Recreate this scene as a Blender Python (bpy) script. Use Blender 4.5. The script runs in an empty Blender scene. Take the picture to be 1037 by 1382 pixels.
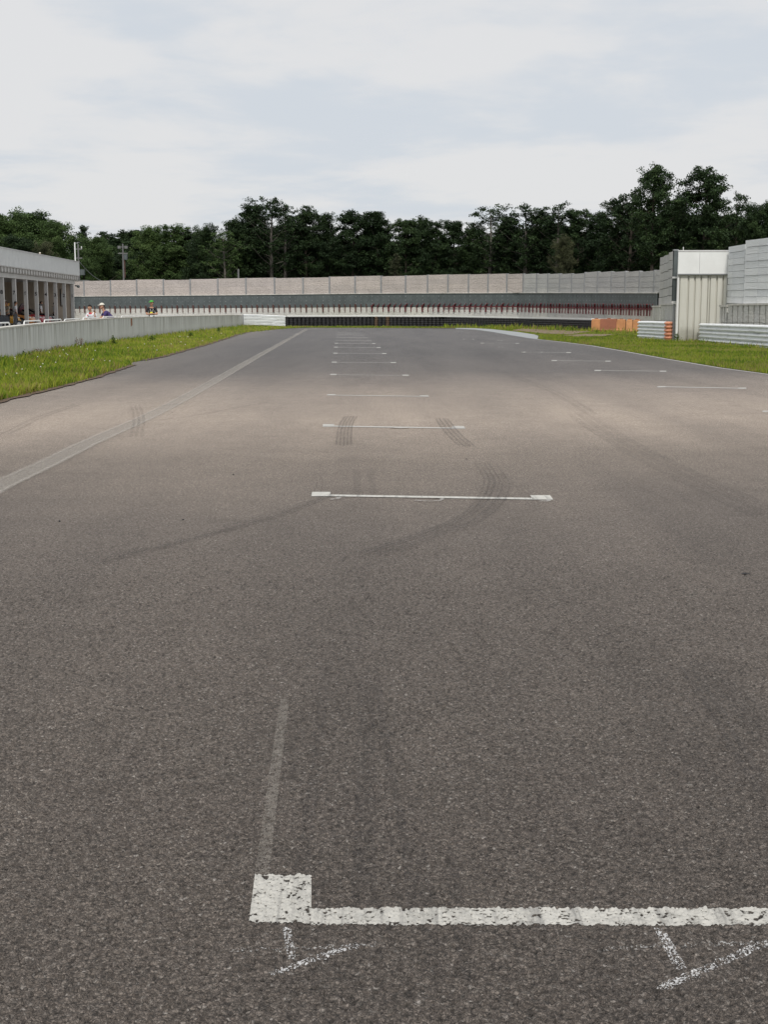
import bpy, bmesh, math, random
import numpy as np
from mathutils import Vector, Matrix

random.seed(7)
RNG = np.random.default_rng(11)
SC = bpy.context.scene
COL = SC.collection
R = math.radians

# ------------------------------------------------------------------ camera
F = 1800.0            # focal length in photo pixels (photo 1037 x 1382)
H = 1.15              # eye height
PITCH = math.atan(272.0 / F)
cam_d = bpy.data.cameras.new('camera')
cam = bpy.data.objects.new('camera', cam_d)
COL.objects.link(cam)
cam.location = (0, 0, H)
cam.rotation_euler = (math.pi / 2 - PITCH, 0, 0)
cam_d.sensor_fit = 'VERTICAL'
cam_d.sensor_height = 24.0
cam_d.lens = F * 24.0 / 1382.0
cam_d.clip_start = 0.1
cam_d.clip_end = 6000
SC.camera = cam

# ------------------------------------------------------------------ light
SUN_EL, SUN_AZ = 50.0, 182.0          # azimuth clockwise from +Y (camera heading)
w = bpy.data.worlds.new('World')
SC.world = w
w.use_nodes = True
nt = w.node_tree
nt.nodes.clear()
def wn(t, **k):
    n = nt.nodes.new(t)
    for a, b in k.items():
        setattr(n, a, b)
    return n
def wm(op, a, b=None, c=None):
    n = nt.nodes.new('ShaderNodeMath'); n.operation = op
    for i, v in enumerate((a, b, c)):
        if v is None: continue
        if isinstance(v, (int, float)): n.inputs[i].default_value = v
        else: nt.links.new(v, n.inputs[i])
    return n.outputs[0]
sky = wn('ShaderNodeTexSky', sky_type='NISHITA', sun_disc=False)
sky.sun_elevation = R(SUN_EL)
sky.sun_rotation = R(SUN_AZ)
sky.air_density = 1.0
sky.dust_density = 2.5
sky.ozone_density = 1.5
tc = wn('ShaderNodeTexCoord')
sep = wn('ShaderNodeSeparateXYZ')
nt.links.new(tc.outputs['Generated'], sep.inputs[0])
zz = wm('MAXIMUM', sep.outputs[2], 0.0)
den = wm('ADD', zz, 0.10)
cmb = wn('ShaderNodeCombineXYZ')
nt.links.new(wm('DIVIDE', sep.outputs[0], den), cmb.inputs[0])
nt.links.new(wm('DIVIDE', sep.outputs[1], den), cmb.inputs[1])
def wnoise(scale, detail, rough, off):
    mp = wn('ShaderNodeMapping')
    mp.inputs['Location'].default_value = off
    nt.links.new(cmb.outputs[0], mp.inputs[0])
    n = wn('ShaderNodeTexNoise')
    n.inputs['Scale'].default_value = scale
    n.inputs['Detail'].default_value = detail
    n.inputs['Roughness'].default_value = rough
    n.inputs['Distortion'].default_value = 0.3
    nt.links.new(mp.outputs[0], n.inputs['Vector'])
    return n.outputs['Fac']
n1 = wnoise(0.9, 7, 0.52, (7.3, 2.2, 0))
n2 = wnoise(2.6, 6, 0.6, (9.0, 4.4, 0))
mix1 = wm('ADD', wm('MULTIPLY', n1, 0.72), wm('MULTIPLY', n2, 0.28))
ramp = wn('ShaderNodeValToRGB')
nt.links.new(mix1, ramp.inputs[0])
ramp.color_ramp.interpolation = 'EASE'
ramp.color_ramp.elements[0].position = 0.40
ramp.color_ramp.elements[0].color = (4.75, 5.05, 5.42, 1)      # thin greyish blue veil
ramp.color_ramp.elements[1].position = 0.55
ramp.color_ramp.elements[1].color = (5.62, 5.62, 5.66, 1)     # pale cloud
mixc = wn('ShaderNodeMix', data_type='RGBA')
mixc.inputs[0].default_value = 0.95
nt.links.new(sky.outputs[0], mixc.inputs[6])
nt.links.new(ramp.outputs[0], mixc.inputs[7])
bg = wn('ShaderNodeBackground')
bg.inputs[1].default_value = 0.10
nt.links.new(mixc.outputs[2], bg.inputs[0])
wo = wn('ShaderNodeOutputWorld')
nt.links.new(bg.outputs[0], wo.inputs[0])

sun_d = bpy.data.lights.new('sun', 'SUN')
sun_d.energy = 2.0
sun_d.angle = R(10)
sun_d.color = (1.0, 0.96, 0.90)
sun = bpy.data.objects.new('sun', sun_d)
COL.objects.link(sun)
_az, _el = R(SUN_AZ), R(SUN_EL)
to_sun = Vector((math.sin(_az) * math.cos(_el), math.cos(_az) * math.cos(_el), math.sin(_el)))
sun.rotation_euler = to_sun.to_track_quat('Z', 'Y').to_euler()
sun.location = (0, 0, 40)

SC.view_settings.view_transform = 'Standard'
SC.view_settings.look = 'None'
SC.view_settings.exposure = 0.45
SC.view_settings.gamma = 1.0
SC.view_settings.use_curve_mapping = False
SC.cycles.transparent_max_bounces = 24
SC.cycles.max_bounces = 6

# ------------------------------------------------------------------ measuring helpers
CP, SP = math.cos(PITCH), math.sin(PITCH)
def ray(px, py):
    a, b = px - 518.5, 691.0 - py
    return Vector((a, F * CP + b * SP, -F * SP + b * CP))
def G(px, py, z=0.0):
    d = ray(px, py)
    t = (z - H) / d.z
    return Vector((d.x * t, d.y * t, z))
def V(px, py, Y):
    d = ray(px, py)
    t = Y / d.y
    return Vector((d.x * t, Y, H + d.z * t))
_v = V(458, 419, 1.0)
RD = Vector((_v.x, _v.y)).normalized()         # direction of the straight
RN = Vector((RD.y, -RD.x))                     # to its right
ROADROT = math.atan2(-RD.x, RD.y)
def lat_y(px, lateral):
    q = V(px, 419, 1.0)
    return lateral / (q.x * RN.x + q.y * RN.y)
def interp(x, tab):
    if x <= tab[0][0]:
        a, b = tab[0], tab[1]
    elif x >= tab[-1][0]:
        a, b = tab[-2], tab[-1]
    else:
        for a, b in zip(tab, tab[1:]):
            if a[0] <= x <= b[0]: break
    t = (x - a[0]) / (b[0] - a[0])
    return a[1] + (b[1] - a[1]) * t

# ------------------------------------------------------------------ materials
MATS = {}
class N:
    """tiny node-tree writer"""
    def __init__(s, name):
        s.m = bpy.data.materials.new(name); s.m.use_nodes = True
        s.t = s.m.node_tree
        s.b = s.t.nodes['Principled BSDF']
        s.out = s.t.nodes['Material Output']
        s.b.inputs['Specular IOR Level'].default_value = 0.3
        s._c = None
    def n(s, t, **k):
        x = s.t.nodes.new(t)
        for a, b in k.items(): setattr(x, a, b)
        return x
    def l(s, a, b): s.t.links.new(a, b)
    def pos(s):
        if s._c is None:
            s._c = s.n('ShaderNodeNewGeometry').outputs['Position']
        return s._c
    def obj(s): return s.n('ShaderNodeTexCoord').outputs['Object']
    def mapv(s, v, scale=(1, 1, 1), rot=(0, 0, 0), loc=(0, 0, 0)):
        x = s.n('ShaderNodeMapping')
        x.inputs['Scale'].default_value = scale; x.inputs['Rotation'].default_value = rot
        x.inputs['Location'].default_value = loc
        s.l(v, x.inputs[0]); return x.outputs[0]
    def noise(s, scale, detail=4, rough=0.55, v=None, out='Fac'):
        x = s.n('ShaderNodeTexNoise')
        x.inputs['Scale'].default_value = scale; x.inputs['Detail'].default_value = detail
        x.inputs['Roughness'].default_value = rough
        s.l(v if v is not None else s.pos(), x.inputs['Vector']); return x.outputs[out]
    def voro(s, scale, feature='F1', v=None, out='Distance'):
        x = s.n('ShaderNodeTexVoronoi', feature=feature)
        x.inputs['Scale'].default_value = scale
        s.l(v if v is not None else s.pos(), x.inputs['Vector']); return x.outputs[out]
    def ma(s, op, a, b=None, c=None, clamp=False):
        x = s.n('ShaderNodeMath', operation=op, use_clamp=clamp)
        for i, q in enumerate((a, b, c)):
            if q is None: continue
            if isinstance(q, (int, float)): x.inputs[i].default_value = q
            else: s.l(q, x.inputs[i])
        return x.outputs[0]
    def rng(s, v, a, b, c=0.0, d=1.0, smooth=False):
        x = s.n('ShaderNodeMapRange')
        if smooth: x.interpolation_type = 'SMOOTHSTEP'
        s.l(v, x.inputs[0])
        for i, q in enumerate((a, b, c, d)): x.inputs[i + 1].default_value = q
        return x.outputs[0]
    def ramp(s, v, stops, interp='LINEAR'):
        x = s.n('ShaderNodeValToRGB'); x.color_ramp.interpolation = interp
        e = x.color_ramp.elements
        while len(e) < len(stops): e.new(0.5)
        for q, (p, c) in zip(e, stops):
            q.position = p; q.color = (*c, 1) if len(c) == 3 else c
        s.l(v, x.inputs[0]); return x.outputs[0]
    def mix(s, f, a, b, blend='MIX'):
        x = s.n('ShaderNodeMix', data_type='RGBA', blend_type=blend)
        for i, q in ((0, f), (6, a), (7, b)):
            if isinstance(q, (int, float)): x.inputs[i].default_value = q
            elif isinstance(q, tuple): x.inputs[i].default_value = (*q, 1)
            else: s.l(q, x.inputs[i])
        return x.outputs[2]
    def bump(s, h, dist=0.01, strength=1.0, normal=None):
        x = s.n('ShaderNodeBump')
        x.inputs['Distance'].default_value = dist; x.inputs['Strength'].default_value = strength
        s.l(h, x.inputs['Height'])
        if normal is not None: s.l(normal, x.inputs['Normal'])
        s.l(x.outputs[0], s.b.inputs['Normal']); return x.outputs[0]
    def color(s, c):
        if isinstance(c, tuple): s.b.inputs['Base Color'].default_value = (*c, 1)
        else: s.l(c, s.b.inputs['Base Color'])
    def set(s, **k):
        for a, b in k.items():
            a = {'rough': 'Roughness', 'metal': 'Metallic', 'alpha': 'Alpha', 'spec': 'Specular IOR Level'}[a]
            if isinstance(b, (int, float)): s.b.inputs[a].default_value = b
            else: s.l(b, s.b.inputs[a])
        return s

def simple(name, c, rough=0.6, metal=0.0, var=0.12, scale=6.0, bump=0.0, spec=0.3):
    if name in MATS: return MATS[name]
    s = N(name)
    f = s.noise(scale, 5, 0.6)
    lo = tuple(max(0, q * (1 - var)) for q in c); hi = tuple(q * (1 + var) for q in c)
    s.color(s.ramp(f, [(0.3, lo), (0.7, hi)]))
    s.set(rough=rough, metal=metal, spec=spec)
    if bump: s.bump(f, bump)
    MATS[name] = s.m
    return s.m

def mk_asphalt():
    s = N('asphalt')
    p = s.pos()
    xyz = s.n('ShaderNodeSeparateXYZ'); s.l(p, xyz.inputs[0])
    # aggregate: every stone its own grey
    cell = s.voro(150, v=p, out='Color')
    csep = s.n('ShaderNodeSeparateColor'); s.l(cell, csep.inputs[0])
    stone = s.ramp(csep.outputs[0], [(0.0, (0.074, 0.063, 0.056)), (0.5, (0.118, 0.101, 0.090)), (0.93, (0.168, 0.146, 0.131)), (0.985, (0.20, 0.18, 0.165)), (0.998, (0.26, 0.24, 0.225))])
    edge = s.voro(150, 'DISTANCE_TO_EDGE', v=p)
    fine = s.noise(420, 3, 0.7)
    gap = s.rng(s.ma('ADD', edge, s.ma('MULTIPLY', fine, 0.10)), 0.045, 0.12, 0.0, 1.0)
    mid = s.noise(85, 4, 0.65)
    pit = s.rng(mid, 0.36, 0.50, 0.0, 1.0)
    c = s.mix(s.ma('MULTIPLY', gap, s.rng(pit, 0, 1, 0.25, 1.0)), (0.030, 0.028, 0.027), stone)
    c = s.mix(1.0, c, s.ramp(s.noise(260, 3, 0.7), [(0.30, (0.62, 0.62, 0.62)), (0.5, (1, 1, 1)), (0.70, (1.42, 1.40, 1.38))]), 'MULTIPLY')
    low = s.rng(xyz.outputs[2], -0.0030, -0.0002, 0.28, 1.0)      # bitumen in the hollows, darkened to paint in their shade
    c = s.mix(s.ma('SUBTRACT', 1.0, low), c, (0.022, 0.020, 0.019))
    # sunlit gap in cloud shade painted as a pale band; bluer asphalt beyond
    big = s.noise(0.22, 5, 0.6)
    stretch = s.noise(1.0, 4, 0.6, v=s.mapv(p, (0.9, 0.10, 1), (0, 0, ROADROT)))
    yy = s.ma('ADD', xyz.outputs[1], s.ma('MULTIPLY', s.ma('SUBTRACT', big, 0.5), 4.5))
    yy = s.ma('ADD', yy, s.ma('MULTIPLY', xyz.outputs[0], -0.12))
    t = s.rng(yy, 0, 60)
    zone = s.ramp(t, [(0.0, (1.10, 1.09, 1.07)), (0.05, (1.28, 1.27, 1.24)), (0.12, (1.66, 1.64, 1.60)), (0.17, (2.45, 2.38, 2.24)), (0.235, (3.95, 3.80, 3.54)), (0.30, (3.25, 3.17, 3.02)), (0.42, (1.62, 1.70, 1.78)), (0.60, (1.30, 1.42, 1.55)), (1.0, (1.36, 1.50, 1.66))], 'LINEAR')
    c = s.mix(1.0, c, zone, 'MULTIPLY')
    st = s.ramp(stretch, [(0.3, (0.84, 0.85, 0.86)), (0.7, (1.12, 1.12, 1.11))])
    c = s.mix(1.0, c, st, 'MULTIPLY')
    # dusty brown shoulder towards the grass on the left
    lat = s.ma('ADD', s.ma('MULTIPLY', xyz.outputs[0], RN.x), s.ma('MULTIPLY', xyz.outputs[1], RN.y))
    dusty = s.rng(s.ma('ADD', lat, s.ma('MULTIPLY', big, 1.6)), -2.2, -4.6, 0.0, 1.0, smooth=True)
    far_f = s.rng(xyz.outputs[1], 8.0, 16.0, 0.0, 1.0)
    c = s.mix(s.ma('MULTIPLY', s.ma('MULTIPLY', dusty, far_f), 0.45), c, (0.235, 0.208, 0.182))
    blot = s.noise(2.3, 5, 0.65)
    c = s.mix(1.0, c, s.ramp(blot, [(0.3, (0.93, 0.93, 0.93)), (0.7, (1.07, 1.07, 1.07))]), 'MULTIPLY')
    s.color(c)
    s.set(rough=0.85, spec=0.25)
    h = s.ma('ADD', s.ma('MULTIPLY', edge, 1.2), s.ma('MULTIPLY', mid, 0.9))
    s.bump(h, 0.008, 0.9)
    return s.m
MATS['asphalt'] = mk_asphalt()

def mk_paint(name, col, wear_lo, wear_hi, hz=False, streak=True, maxa=1.0, fs=160, fw=0.4):
    s = N(name)
    p = s.pos()
    edge = s.voro(150, 'DISTANCE_TO_EDGE', v=p)
    fine = s.noise(fs, 4, 0.7)
    mid = s.noise(28, 5, 0.65)
    v = s.ma('ADD', s.ma('MULTIPLY', mid, 1 - fw), s.ma('MULTIPLY', fine, fw))
    a = s.rng(s.ma('ADD', v, s.ma('MULTIPLY', edge, 0.35)), wear_lo, wear_hi, 0.0, 1.0)
    if hz:
        xyz = s.n('ShaderNodeSeparateXYZ'); s.l(p, xyz.inputs[0])
        a = s.ma('MULTIPLY', a, s.rng(xyz.outputs[2], -0.0006, 0.0004, 0.0, 1.0))
    a = s.ma('MULTIPLY', a, maxa)
    c = s.ramp(mid, [(0.3, tuple(q * 0.82 for q in col)), (0.65, col)])
    if streak:
        st = s.noise(1.0, 4, 0.7, v=s.mapv(p, (26, 1.2, 1), (0, 0, ROADROT)))
        c = s.mix(1.0, c, s.ramp(st, [(0.36, (0.55, 0.55, 0.56)), (0.47, (0.90, 0.90, 0.90)), (0.7, (1, 1, 1))]), 'MULTIPLY')
    s.color(c)
    s.set(rough=0.7, alpha=a)
    return s.m
MATS['paint'] = mk_paint('white_paint', (0.56, 0.55, 0.51), 0.36, 0.44)
MATS['paint_near'] = mk_paint('white_paint_worn', (0.50, 0.49, 0.455), 0.28, 0.48, hz=True)
MATS['paint_far'] = mk_paint('white_paint_far', (0.55, 0.54, 0.51), 0.34, 0.46, streak=False, maxa=0.8)
MATS['paint_thin'] = mk_paint('white_paint_thin', (0.60, 0.59, 0.56), 0.44, 0.56, streak=False, maxa=0.5)
MATS['chalk'] = mk_paint('chalk', (0.60, 0.60, 0.60), 0.555, 0.60, streak=False, maxa=0.85, fs=230, fw=0.8)
MATS['chalk_faint'] = mk_paint('chalk_faint', (0.55, 0.55, 0.54), 0.59, 0.64, streak=False, maxa=0.6, fs=230, fw=0.8)
MATS['faded'] = mk_paint('faded_stripe', (0.28, 0.255, 0.225), 0.42, 0.62, streak=False, maxa=0.55, fs=200, fw=0.6)
MATS['edge_line'] = mk_paint('pale_edge_line', (0.52, 0.49, 0.44), 0.42, 0.60, streak=False, maxa=0.32)
MATS['edge_mid'] = mk_paint('pale_edge_fill', (0.46, 0.43, 0.385), 0.36, 0.56, streak=False, maxa=0.38)
MATS['rubber_mark'] = mk_paint('rubber_mark', (0.035, 0.034, 0.036), 0.42, 0.66, streak=False, maxa=0.21)
MATS['rubber_faint'] = mk_paint('rubber_mark_faint', (0.035, 0.034, 0.036), 0.42, 0.64, streak=False, maxa=0.13)

def mk_concrete_wall():
    s = N('stained_concrete')
    p = s.pos()
    xyz = s.n('ShaderNodeSeparateXYZ'); s.l(p, xyz.inputs[0])
    runs = s.noise(1.0, 5, 0.7, v=s.mapv(p, (3.0, 3.0, 0.25)))
    runs2 = s.noise(1.0, 3, 0.6, v=s.mapv(p, (9.0, 9.0, 0.5)))
    blot = s.noise(0.8, 5, 0.6)
    c = s.ramp(blot, [(0.3, (0.66, 0.66, 0.645)), (0.7, (0.76, 0.76, 0.745))])
    c = s.mix(s.rng(runs, 0.52, 0.72, 0, 0.6), c, (0.34, 0.335, 0.31))
    c = s.mix(s.rng(runs2, 0.58, 0.75, 0, 0.5), c, (0.36, 0.34, 0.30))
    hi_ = s.rng(xyz.outputs[2], 0.25, 1.0, 0.15, 1.0)
    st3 = s.noise(1.0, 4, 0.75, v=s.mapv(p, (5.0, 5.0, 0.12)))
    c = s.mix(s.ma('MULTIPLY', s.rng(st3, 0.45, 0.60, 0, 0.9), hi_), c, (0.26, 0.24, 0.205))
    foot = s.rng(s.ma('ADD', xyz.outputs[2], s.ma('MULTIPLY', runs, 0.3)), 0.12, 0.45, 0.5, 0.0)
    c = s.mix(foot, c, (0.24, 0.235, 0.21))
    s.color(c); s.set(rough=0.9, spec=0.2)
    s.bump(s.ma('ADD', blot, s.ma('MULTIPLY', s.noise(30, 4), 0.2)), 0.02)
    return s.m
MATS['concrete_wall'] = mk_concrete_wall()
MATS['concrete_cap'] = simple('concrete_cap', (0.564, 0.546, 0.504), 0.9, var=0.18, scale=3)
MATS['rust'] = simple('rust_streak', (0.30, 0.11, 0.045), 0.9, var=0.3, scale=20)

def mk_block(name, a, b, dimple, amp):
    s = N(name)
    p = s.pos()
    oi = s.n('ShaderNodeObjectInfo').outputs['Random']
    n_ = s.noise(0.9, 5, 0.6)
    c = s.ramp(n_, [(0.3, a), (0.7, b)])
    c = s.mix(1.0, c, s.ramp(oi, [(0, (0.93, 0.93, 0.94)), (1, (1.06, 1.05, 1.04))]), 'MULTIPLY')
    d = s.voro(dimple, v=s.mapv(p, (1, 1, 1.5)))
    c = s.mix(s.rng(d, 0.35, 0.75, 0.0, amp), c, tuple(q * 0.55 for q in a))
    st = s.noise(1.0, 4, 0.7, v=s.mapv(p, (2.4, 2.4, 0.3)))
    c = s.mix(s.rng(st, 0.55, 0.75, 0, 0.35 if amp > 0.1 else 0.12), c, tuple(q * 0.75 for q in a))
    s.color(c); s.set(rough=0.9, spec=0.2)
    s.bump(d, 0.03, 0.8)
    return s.m
MATS['panel_pink'] = mk_block('dimpled_panel', (0.459, 0.416, 0.387), (0.554, 0.503, 0.474), 9.0, 0.38)
MATS['panel_grey'] = mk_block('grey_panel', (0.427, 0.427, 0.420), (0.503, 0.503, 0.487), 9.0, 0.25)
MATS['block_grey'] = mk_block('grey_block', (0.488, 0.488, 0.459), (0.568, 0.561, 0.539), 12.0, 0.2)
MATS['board_white'] = mk_block('white_board', (0.74, 0.765, 0.775), (0.80, 0.82, 0.825), 20.0, 0.05)
MATS['base_conc'] = mk_block('cast_concrete', (0.542, 0.535, 0.495), (0.685, 0.678, 0.638), 10.0, 0.15)
MATS['steel_post'] = simple('galvanised_steel', (0.30, 0.31, 0.32), 0.5, 0.3, 0.15, 3)
MATS['steel_dark'] = simple('dark_painted_steel', (0.105, 0.122, 0.124), 0.55, 0.1, 0.2, 2)
MATS['rust_steel'] = simple('rusty_red_steel', (0.12, 0.060, 0.052), 0.8, 0, 0.35, 8)
MATS['red_steel'] = simple('dark_red_steel', (0.135, 0.030, 0.036), 0.7, 0, 0.25, 8)
MATS['pole_grey'] = simple('weathered_pole', (0.15, 0.15, 0.15), 0.7)
MATS['bolt'] = simple('bolt_steel', (0.26, 0.28, 0.29), 0.5, 0.4)
MATS['white_metal'] = simple('white_painted_metal', (0.70, 0.71, 0.70), 0.45, 0, 0.05, 2)
MATS['white_trim'] = simple('white_trim', (0.66, 0.66, 0.65), 0.5, 0, 0.06, 2)
MATS['wall_interior'] = simple('garage_plaster', (0.72, 0.71, 0.69), 0.9, 0, 0.1, 1)
MATS['beige_wall'] = simple('beige_board', (0.62, 0.52, 0.42), 0.9, 0, 0.1, 1)
MATS['ceiling'] = simple('garage_ceiling', (0.45, 0.44, 0.42), 0.9, 0, 0.2, 1)
MATS['conc_col'] = simple('painted_column', (0.56, 0.55, 0.53), 0.8, 0, 0.08, 2)
MATS['black_print'] = simple('black_print', (0.02, 0.02, 0.025), 0.7, 0, 0.1)
MATS['tyre'] = simple('tyre_rubber', (0.022, 0.022, 0.024), 0.75, 0, 0.35, 5, spec=0.4)
MATS['tyre_brown'] = simple('dusty_tyre', (0.085, 0.058, 0.040), 0.9, 0, 0.3, 5)
MATS['orange'] = simple('faded_orange_plastic', (0.44, 0.205, 0.085), 0.6, 0, 0.15, 3)
MATS['orange_dark'] = simple('red_brown_plastic', (0.27, 0.105, 0.06), 0.6, 0, 0.15, 3)
MATS['orange_pale'] = simple('pale_orange_plastic', (0.50, 0.25, 0.11), 0.6, 0, 0.15, 3)
MATS['orange_paint'] = simple('salmon_orange_paint', (0.725, 0.312, 0.179), 0.55, 0, 0.22, 9)
MATS['soil'] = simple('dry_soil', (0.115, 0.080, 0.058), 0.95, 0, 0.4, 30, 0.01)
MATS['gravel'] = simple('brown_gravel', (0.20, 0.15, 0.105), 0.95, 0, 0.3, 8, 0.02)
MATS['kerb'] = simple('pale_kerb', (0.30, 0.315, 0.32), 0.8, 0, 0.15, 1.2)
MATS['pit_concrete'] = simple('pit_concrete', (0.24, 0.235, 0.225), 0.9, 0, 0.12, 0.5)

def mk_armco():
    s = N('weathered_white_guardrail')
    p = s.pos()
    st = s.noise(1.0, 5, 0.7, v=s.mapv(p, (1.5, 1.5, 7)))
    bl = s.noise(3.0, 5, 0.7)
    c = s.ramp(bl, [(0.3, (0.72, 0.74, 0.75)), (0.6, (0.80, 0.82, 0.83))])
    c = s.mix(s.rng(st, 0.54, 0.72, 0, 0.55), c, (0.34, 0.35, 0.36))
    s.color(c); s.set(rough=0.5, metal=0.05)
    return s.m
MATS['armco'] = mk_armco()

def mk_sheet():
    s = N('cream_corrugated_sheet')
    p = s.pos()
    xyz = s.n('ShaderNodeSeparateXYZ'); s.l(p, xyz.inputs[0])
    n_ = s.noise(1.0, 5, 0.65, v=s.mapv(p, (3.5, 3.5, 0.5)))
    c = s.ramp(n_, [(0.3, (0.50, 0.495, 0.44)), (0.7, (0.58, 0.57, 0.52))])
    z = s.ma('ADD', xyz.outputs[2], s.ma('MULTIPLY', s.noise(3, 5, 0.7), 0.9))
    c = s.mix(s.rng(z, 1.35, 0.35, 0, 0.85, smooth=True), c, (0.20, 0.19, 0.15))
    s.color(c); s.set(rough=0.55)
    return s.m
MATS['sheet'] = mk_sheet()

def mk_ground(name, a, b, cc):
    s = N(name)
    n1 = s.noise(0.5, 6, 0.65); n2 = s.noise(14, 5, 0.7)
    c = s.mix(s.rng(n1, 0.35, 0.65), a, b)
    c = s.mix(s.rng(n2, 0.5, 0.68, 0, 0.8), c, cc)
    s.color(c); s.set(rough=0.95, spec=0.1)
    s.bump(n2, 0.04)
    return s.m
MATS['turf'] = mk_ground('turf_ground', (0.085, 0.105, 0.018), (0.125, 0.135, 0.026), (0.085, 0.070, 0.035))
MATS['forest_floor'] = mk_ground('forest_floor', (0.03, 0.028, 0.015), (0.03, 0.035, 0.012), (0.02, 0.018, 0.01))

def mk_leaf(name, cols, trans=0.25, attr=True, rough=0.6):
    s = N(name)
    oi = s.n('ShaderNodeObjectInfo').outputs['Random']
    at = s.n('ShaderNodeAttribute'); at.attribute_name = 'tone'
    c = s.ramp(at.outputs['Fac'], cols)
    c = s.mix(1.0, c, s.ramp(oi, [(0, (0.80, 0.82, 0.80)), (1, (1.15, 1.12, 1.05))]), 'MULTIPLY')
    s.color(c); s.set(rough=rough, spec=0.15)
    tr = s.n('ShaderNodeBsdfTranslucent'); s.l(c, tr.inputs[0])
    mx = s.n('ShaderNodeMixShader'); mx.inputs[0].default_value = trans
    s.l(s.b.outputs[0], mx.inputs[1]); s.l(tr.outputs[0], mx.inputs[2]); s.l(mx.outputs[0], s.out.inputs[0])
    return s.m
MATS['leaf_dark'] = mk_leaf('dark_foliage', [(0, (0.019, 0.034, 0.016)), (0.6, (0.030, 0.054, 0.022)), (1, (0.058, 0.094, 0.034))], 0.15)
MATS['leaf_mid'] = mk_leaf('green_foliage', [(0, (0.042, 0.072, 0.024)), (0.6, (0.072, 0.120, 0.041)), (1, (0.120, 0.174, 0.062))], 0.2)
MATS['leaf_olive'] = mk_leaf('olive_foliage', [(0, (0.040, 0.045, 0.025)), (0.6, (0.075, 0.085, 0.045)), (1, (0.12, 0.13, 0.07))], 0.2)
MATS['grass'] = mk_leaf('grass_blades', [(0, (0.050, 0.115, 0.018)), (0.36, (0.15, 0.235, 0.024)), (0.66, (0.32, 0.375, 0.040)), (0.93, (0.32, 0.28, 0.11)), (1, (0.26, 0.15, 0.10))], 0.35)
MATS['weed'] = mk_leaf('weed_leaves', [(0, (0.05, 0.10, 0.02)), (1, (0.14, 0.20, 0.04))], 0.3)
MATS['weed_red'] = mk_leaf('seed_heads', [(0, (0.16, 0.085, 0.06)), (1, (0.28, 0.18, 0.12))], 0.3)
MATS['petal'] = simple('white_petals', (0.72, 0.70, 0.64), 0.7)
MATS['bark'] = simple('bark', (0.085, 0.070, 0.058), 0.95, 0, 0.3, 4)
MATS['bark_pale'] = simple('pale_bark', (0.128, 0.116, 0.101), 0.95, 0, 0.3, 4)

# ------------------------------------------------------------------ object helpers
def link(o): COL.objects.link(o); return o
def tag(o, label=None, cat=None, group=None, kind=None):
    if label: o['label'] = label
    if cat: o['category'] = cat
    if group: o['group'] = group
    if kind: o['kind'] = kind
    return o
def empty(name, loc=(0, 0, 0), rz=0.0, **k):
    o = bpy.data.objects.new(name, None); o.empty_display_size = 0.2
    o.location = loc; o.rotation_euler = (0, 0, rz)
    link(o); return tag(o, **k)
def obj(name, me, parent=None, mat=None):
    o = bpy.data.objects.new(name, me)
    if mat is not None and not me.materials:
        me.materials.append(MATS[mat] if isinstance(mat, str) else mat)
    link(o)
    if parent is not None: o.parent = parent
    return o
def world_part(o, root):
    """child whose mesh is given in world coordinates while the root sits elsewhere"""
    bpy.context.view_layer.update()
    o.parent = root
    o.matrix_parent_inverse = (Matrix.Translation(root.location) @ root.rotation_euler.to_matrix().to_4x4()).inverted()
    return o
def copy_tree(o, parent=None):
    c = o.copy(); link(c)
    if parent is not None: c.parent = parent
    for ch in o.children: copy_tree(ch, c)
    return c

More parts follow.
